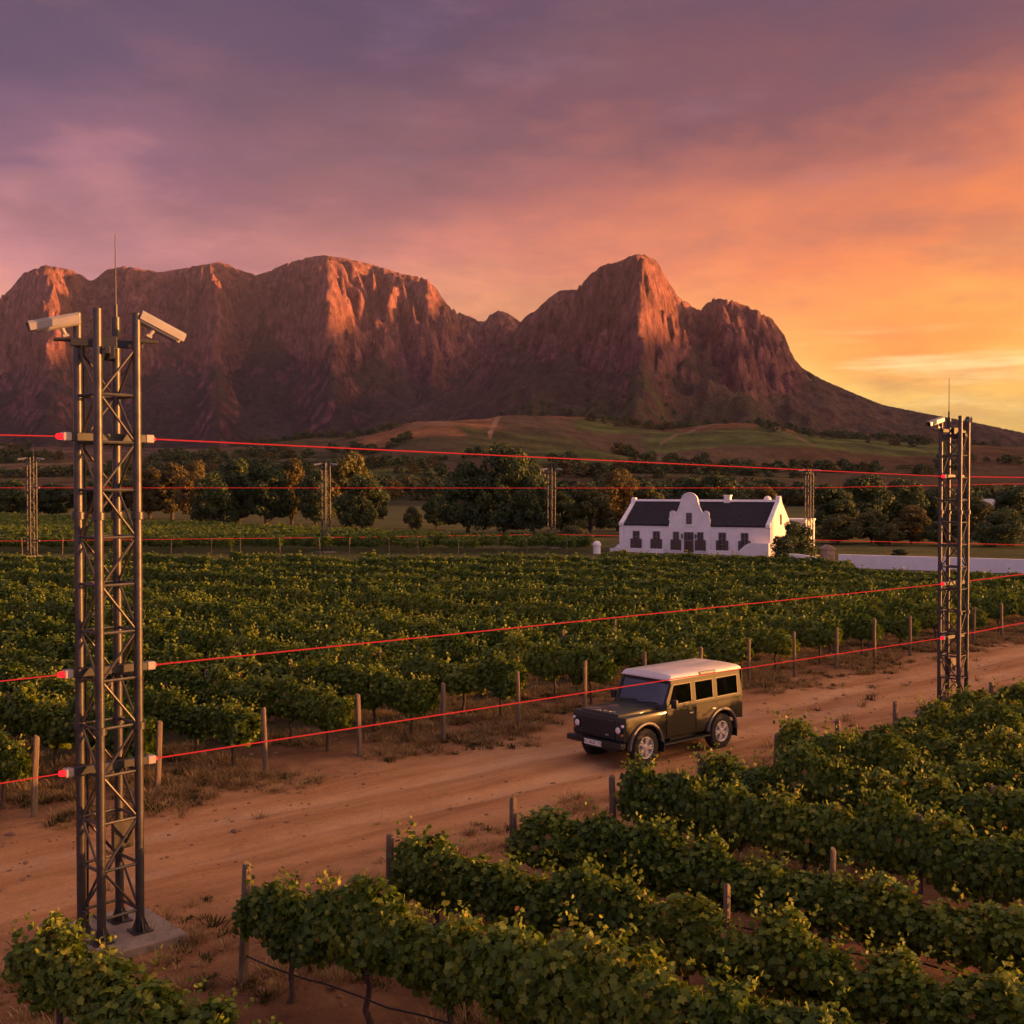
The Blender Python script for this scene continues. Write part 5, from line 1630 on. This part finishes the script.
ZB, Z0, Z1, ZT = 1.236, 1.285, 1.765, 1.86
def wx(z): return .70 - (z - 1.236) * .46                       # raked windscreen edge
for s in (-1, 1):
    m = MB()
    side_piece(m, [(wx(ZB), ZB), (wx(ZT), ZT), (wx(ZT) - .10, ZT), (wx(Z1) - .09, Z1), (wx(Z0) - .10, Z0), (wx(ZB) - .10, ZB)], s)          # front pillar
    for a, b in ((-.29, -.42), (-1.11, -1.24), (-2.08, -2.23)): side_piece(m, [(a, ZB), (a, ZT), (b, ZT), (b, ZB)], s)
    for a, b in ((wx(ZB) - .10, -.29), (-.42, -1.11), (-1.24, -2.08)):
        side_piece(m, [(a, ZB), (a if a < 0 else wx(Z0) - .10, Z0), (b, Z0), (b, ZB)], s)
        side_piece(m, [(a if a < 0 else wx(Z1) - .09, Z1), (a if a < 0 else wx(ZT) - .10, ZT), (b, ZT), (b, Z1)], s)
    cs = m.build('cabin_side', PAINT, car)
    for a0, a1, b in ((wx(Z0) - .10, wx(Z1) - .09, -.29), (-.42, -.42, -1.11), (-1.24, -1.24, -2.08)):
        m = MB(); side_piece(m, [(a0, Z0), (a1, Z1), (b, Z1), (b, Z0)], s, .006, -.016); m.build('side_window', CGLASS, car)
        m = MB()                                                    # rubber seal round the glass
        for q in ([(a0, Z0), (a0 - .02, Z0 + .022), (b + .02, Z0 + .022), (b, Z0)], [(a1, Z1), (b, Z1), (b + .02, Z1 - .022), (a1 - .02, Z1 - .022)],
                  [(b, Z0), (b + .02, Z0 + .022), (b + .02, Z1 - .022), (b, Z1)], [(a0, Z0), (a1, Z1), (a1 - .02, Z1 - .022), (a0 - .02, Z0 + .022)]):
            side_piece(m, q, s, .012, .003)
        m.build('window_seal', BLACKP, cs)
    m = MB(); m.box(-.02, .02, s * .0 - .0, .0 + .0001, 0, .0001)
    m = MB()
    m.tube([(.50, s * .83, 1.29), (.56, s * .98, 1.31)], .014, 6)
    m.box(.52, .58, min(s * .90, s * 1.06), max(s * .90, s * 1.06), 1.25, 1.45); m.build('wing_mirror', BLACKP, car, .018, True)
    m = MB(); m.box(-.86, .84, min(s * .72, s * .93), max(s * .72, s * .93), .40, .44)
    for x in (-.7, 0, .7): m.tube([(x, s * .5, .48), (x, s * .74, .41)], .02, 6)
    m.build('side_step', BLACKP, car, .01)
    for x, nm in ((FX - .60, 'mudflap'), (RX - .56, 'mudflap')):
        m = MB(); m.box(x - .012, x + .012, min(s * .60, s * .88), max(s * .60, s * .88), .24, .60); m.build(nm, BLACKP, car)
    for cx in (FX, RX):                                             # wheel arch lips
        m = MB(); n = 16; a0, a1 = (-2, 176) if cx > 0 else (4, 182)
        vs, fs = [], []
        for i in range(n + 1):
            a = R(a0 + (a1 - a0) * i / n)
            for r_, y_ in ((AR - .01, .80), (AR + .055, .80), (AR + .055, .868), (AR + .045, .89), (AR - .01, .89)):
                vs.append((cx + r_ * math.cos(a) * 1.04, s * y_, WZ + .03 + r_ * math.sin(a)))
        for i in range(n):
            for k in range(5): fs.append((i * 5 + k, i * 5 + (k + 1) % 5, (i + 1) * 5 + (k + 1) % 5, (i + 1) * 5 + k))
        fs += [(0, 1, 2, 3, 4), tuple(n * 5 + k for k in range(5))]
        m.add(vs, fs); m.build('wheel_arch', ARCH_SKY, car, .006, True)
# windscreen with frame, wipers
m = MB()
def wp(y, z, o=0.0): return (wx(z) + o, y, z)
def wbox(y0, y1, z0, z1, o0=-.05, o1=.012, k0=None, k1=None):
    m.add([wp(y0, z0, o0), wp(y1, z0, o0), wp(y1, z1, o0), wp(y0, z1, o0), wp(y0, z0, o1), wp(y1, z0, o1), wp(y1, z1, o1), wp(y0, z1, o1)],
          [(0, 1, 2, 3), (4, 7, 6, 5), (0, 4, 5, 1), (1, 5, 6, 2), (2, 6, 7, 3), (3, 7, 4, 0)])
wbox(-.80, .80, 1.20, 1.31); wbox(-.75, .75, 1.785, 1.86); wbox(-.80, -.715, 1.31, 1.785); wbox(.715, .80, 1.31, 1.785)
wf = m.build('windscreen_frame', BLACKP, car, .008)
m = MB(); wbox(-.715, .715, 1.31, 1.785, -.022, -.014); m.build('windscreen', CGLASS, car)
m = MB()
for y0 in (.02, -.62): m.tube([wp(y0, 1.29, .03), wp(y0 + .24, 1.33, .03), wp(y0 + .52, 1.345, .012)], .009, 6)
m.build('wipers', BLACKP, wf)
# roof with rounded gutters and a skylight in each cove
cs_ = [(-.765, 1.862), (-.785, 1.88), (-.748, 1.962), (-.66, 1.992), (-.3, 2.008), (0, 2.012), (.3, 2.008), (.66, 1.992), (.748, 1.962), (.785, 1.88), (.765, 1.862)]
m = MB(); vs = []
for x, dz, k in ((.50, 0.0, 1.0), (.40, 1, 1.0), (-2.18, 1, 1.0), (-2.26, .75, .99)):
    for y, z in cs_: vs.append((x, y * k, 1.862 + (z - 1.862) * (dz if dz else .22)))
n = len(cs_); fs = [tuple(range(n)), tuple(reversed(range(3 * n, 4 * n)))]
for i in range(3):
    for k in range(n): fs.append((i * n + k, i * n + (k + 1) % n, (i + 1) * n + (k + 1) % n, (i + 1) * n + k))
m.add(vs, fs); roof = m.build('roof', ROOFW, car, .012, True)
for s in (-1, 1):
    P_ = lambda x, t, o: (x, s * (.785 + (.748 - .785) * t + .91 * o), 1.88 + .082 * t + .41 * o)
    m = MB()
    def quad(x0, x1, t0, t1, o0, o1):
        v = [P_(x0, t0, o0), P_(x1, t0, o0), P_(x1, t1, o0), P_(x0, t1, o0), P_(x0, t0, o1), P_(x1, t0, o1), P_(x1, t1, o1), P_(x0, t1, o1)]
        m.add(v, [(0, 1, 2, 3), (4, 7, 6, 5), (0, 4, 5, 1), (1, 5, 6, 2), (2, 6, 7, 3), (3, 7, 4, 0)])
    quad(-.60, -1.22, .05, 1.05, -.004, .012); sk = m.build('skylight', BLACKP, car, .004)
    m = MB(); quad(-.64, -1.18, .25, .85, .0125, .016); m.build('pane', CGLASS, sk)
# wheels
TY = MB(); TY.lathe([(.235, -.115), (.33, -.125), (.375, -.118), (.396, -.09), (.402, 0), (.396, .09), (.375, .118), (.33, .125), (.235, .115)], 36, 'y', None, False)
for k in range(36):
    a = 2 * math.pi * k / 36
    M_ = Matrix.Rotation(a, 4, 'Y')
    TY.box(-.014, .014, -.10, -.012, .396, .410, M_); TY.box(.008, .034, .012, .10, .396, .410, M_)
for _i, _p in enumerate(TY.v): TY.v[_i] = (_p[0] * 1.075, _p[1], _p[2] * 1.075)
TY_ME = TY.mesh('tyre', RUBBER, smooth=True)
RM = MB()
RM.lathe([(.245, .02), (.245, .112), (.228, .118), (.212, .10), (.205, .03)], 30, 'y')
RM.lathe([(.205, -.05), (.19, -.045)], 30, 'y')
RM.lathe([(.075, .03), (.075, .10), (.06, .118), (.002, .12)], 18, 'y')
for k in range(5):
    for da in (-.16, .16):
        M_ = Matrix.Rotation(2 * math.pi * k / 5 + da, 4, 'Y')
        RM.add([tuple(M_ @ Vector(p)) for p in ((-.020, .06, .05), (.020, .06, .05), (.024, .075, .225), (-.024, .075, .225), (-.018, .105, .05), (.018, .105, .05), (.020, .108, .225), (-.020, .108, .225))],
               [(0, 3, 2, 1), (4, 5, 6, 7), (0, 1, 5, 4), (1, 2, 6, 5), (2, 3, 7, 6), (3, 0, 4, 7)])
for _i, _p in enumerate(RM.v): RM.v[_i] = (_p[0] * 1.075, _p[1], _p[2] * 1.075)
RIM_ME = RM.mesh('rim', ALLOY, .003, True)
DISC_ME = MB().lathe([(.0, .0), (.20, .0), (.20, .02), (0.0, .02)], 24, 'y').mesh('brake_disc', BLACKP)
for x in (FX, RX):
    for s in (-1, 1):
        wl = put('wheel', TY_ME, car, (x, s * .735, WZ), (0, random.uniform(0, 6), 0 if s > 0 else math.pi))
        if x > 0: wl.rotation_euler.z += R(0)
        put('rim', RIM_ME, wl); put('brake_disc', DISC_ME, wl)
# inside: seats, steering wheel, dashboard
for x in (-.15, -.95):
    for y in (-.38, .38):
        m = MB(); m.box(x - .2, x + .2, y - .22, y + .22, 1.0, 1.24); m.box(x - .24, x - .12, y - .23, y + .23, 1.2, 1.52); m.box(x - .23, x - .14, y - .13, y + .13, 1.55, 1.72); m.build('seat', SEAT, car, .03, True)
m = MB(); m.box(.30, .62, -.72, .72, 1.16, 1.30); m.build('dashboard', BLACKP, car, .03)
m = MB()
pp = [(.22 + .05 * math.sin(a), -.38 + .19 * math.cos(a), 1.36 + .18 * math.sin(a)) for a in [2 * math.pi * i / 20 for i in range(21)]]
m.tube(pp, .014, 6, False); m.tube([(.22, -.38, 1.36), (.42, -.38, 1.26)], .02, 6); m.build('steering_wheel', BLACKP, car, smooth=True)
m = MB(); m.box(-2.262, -2.235, -.80, .80, 1.2, 1.862); m.build('tailgate', PAINT, car)
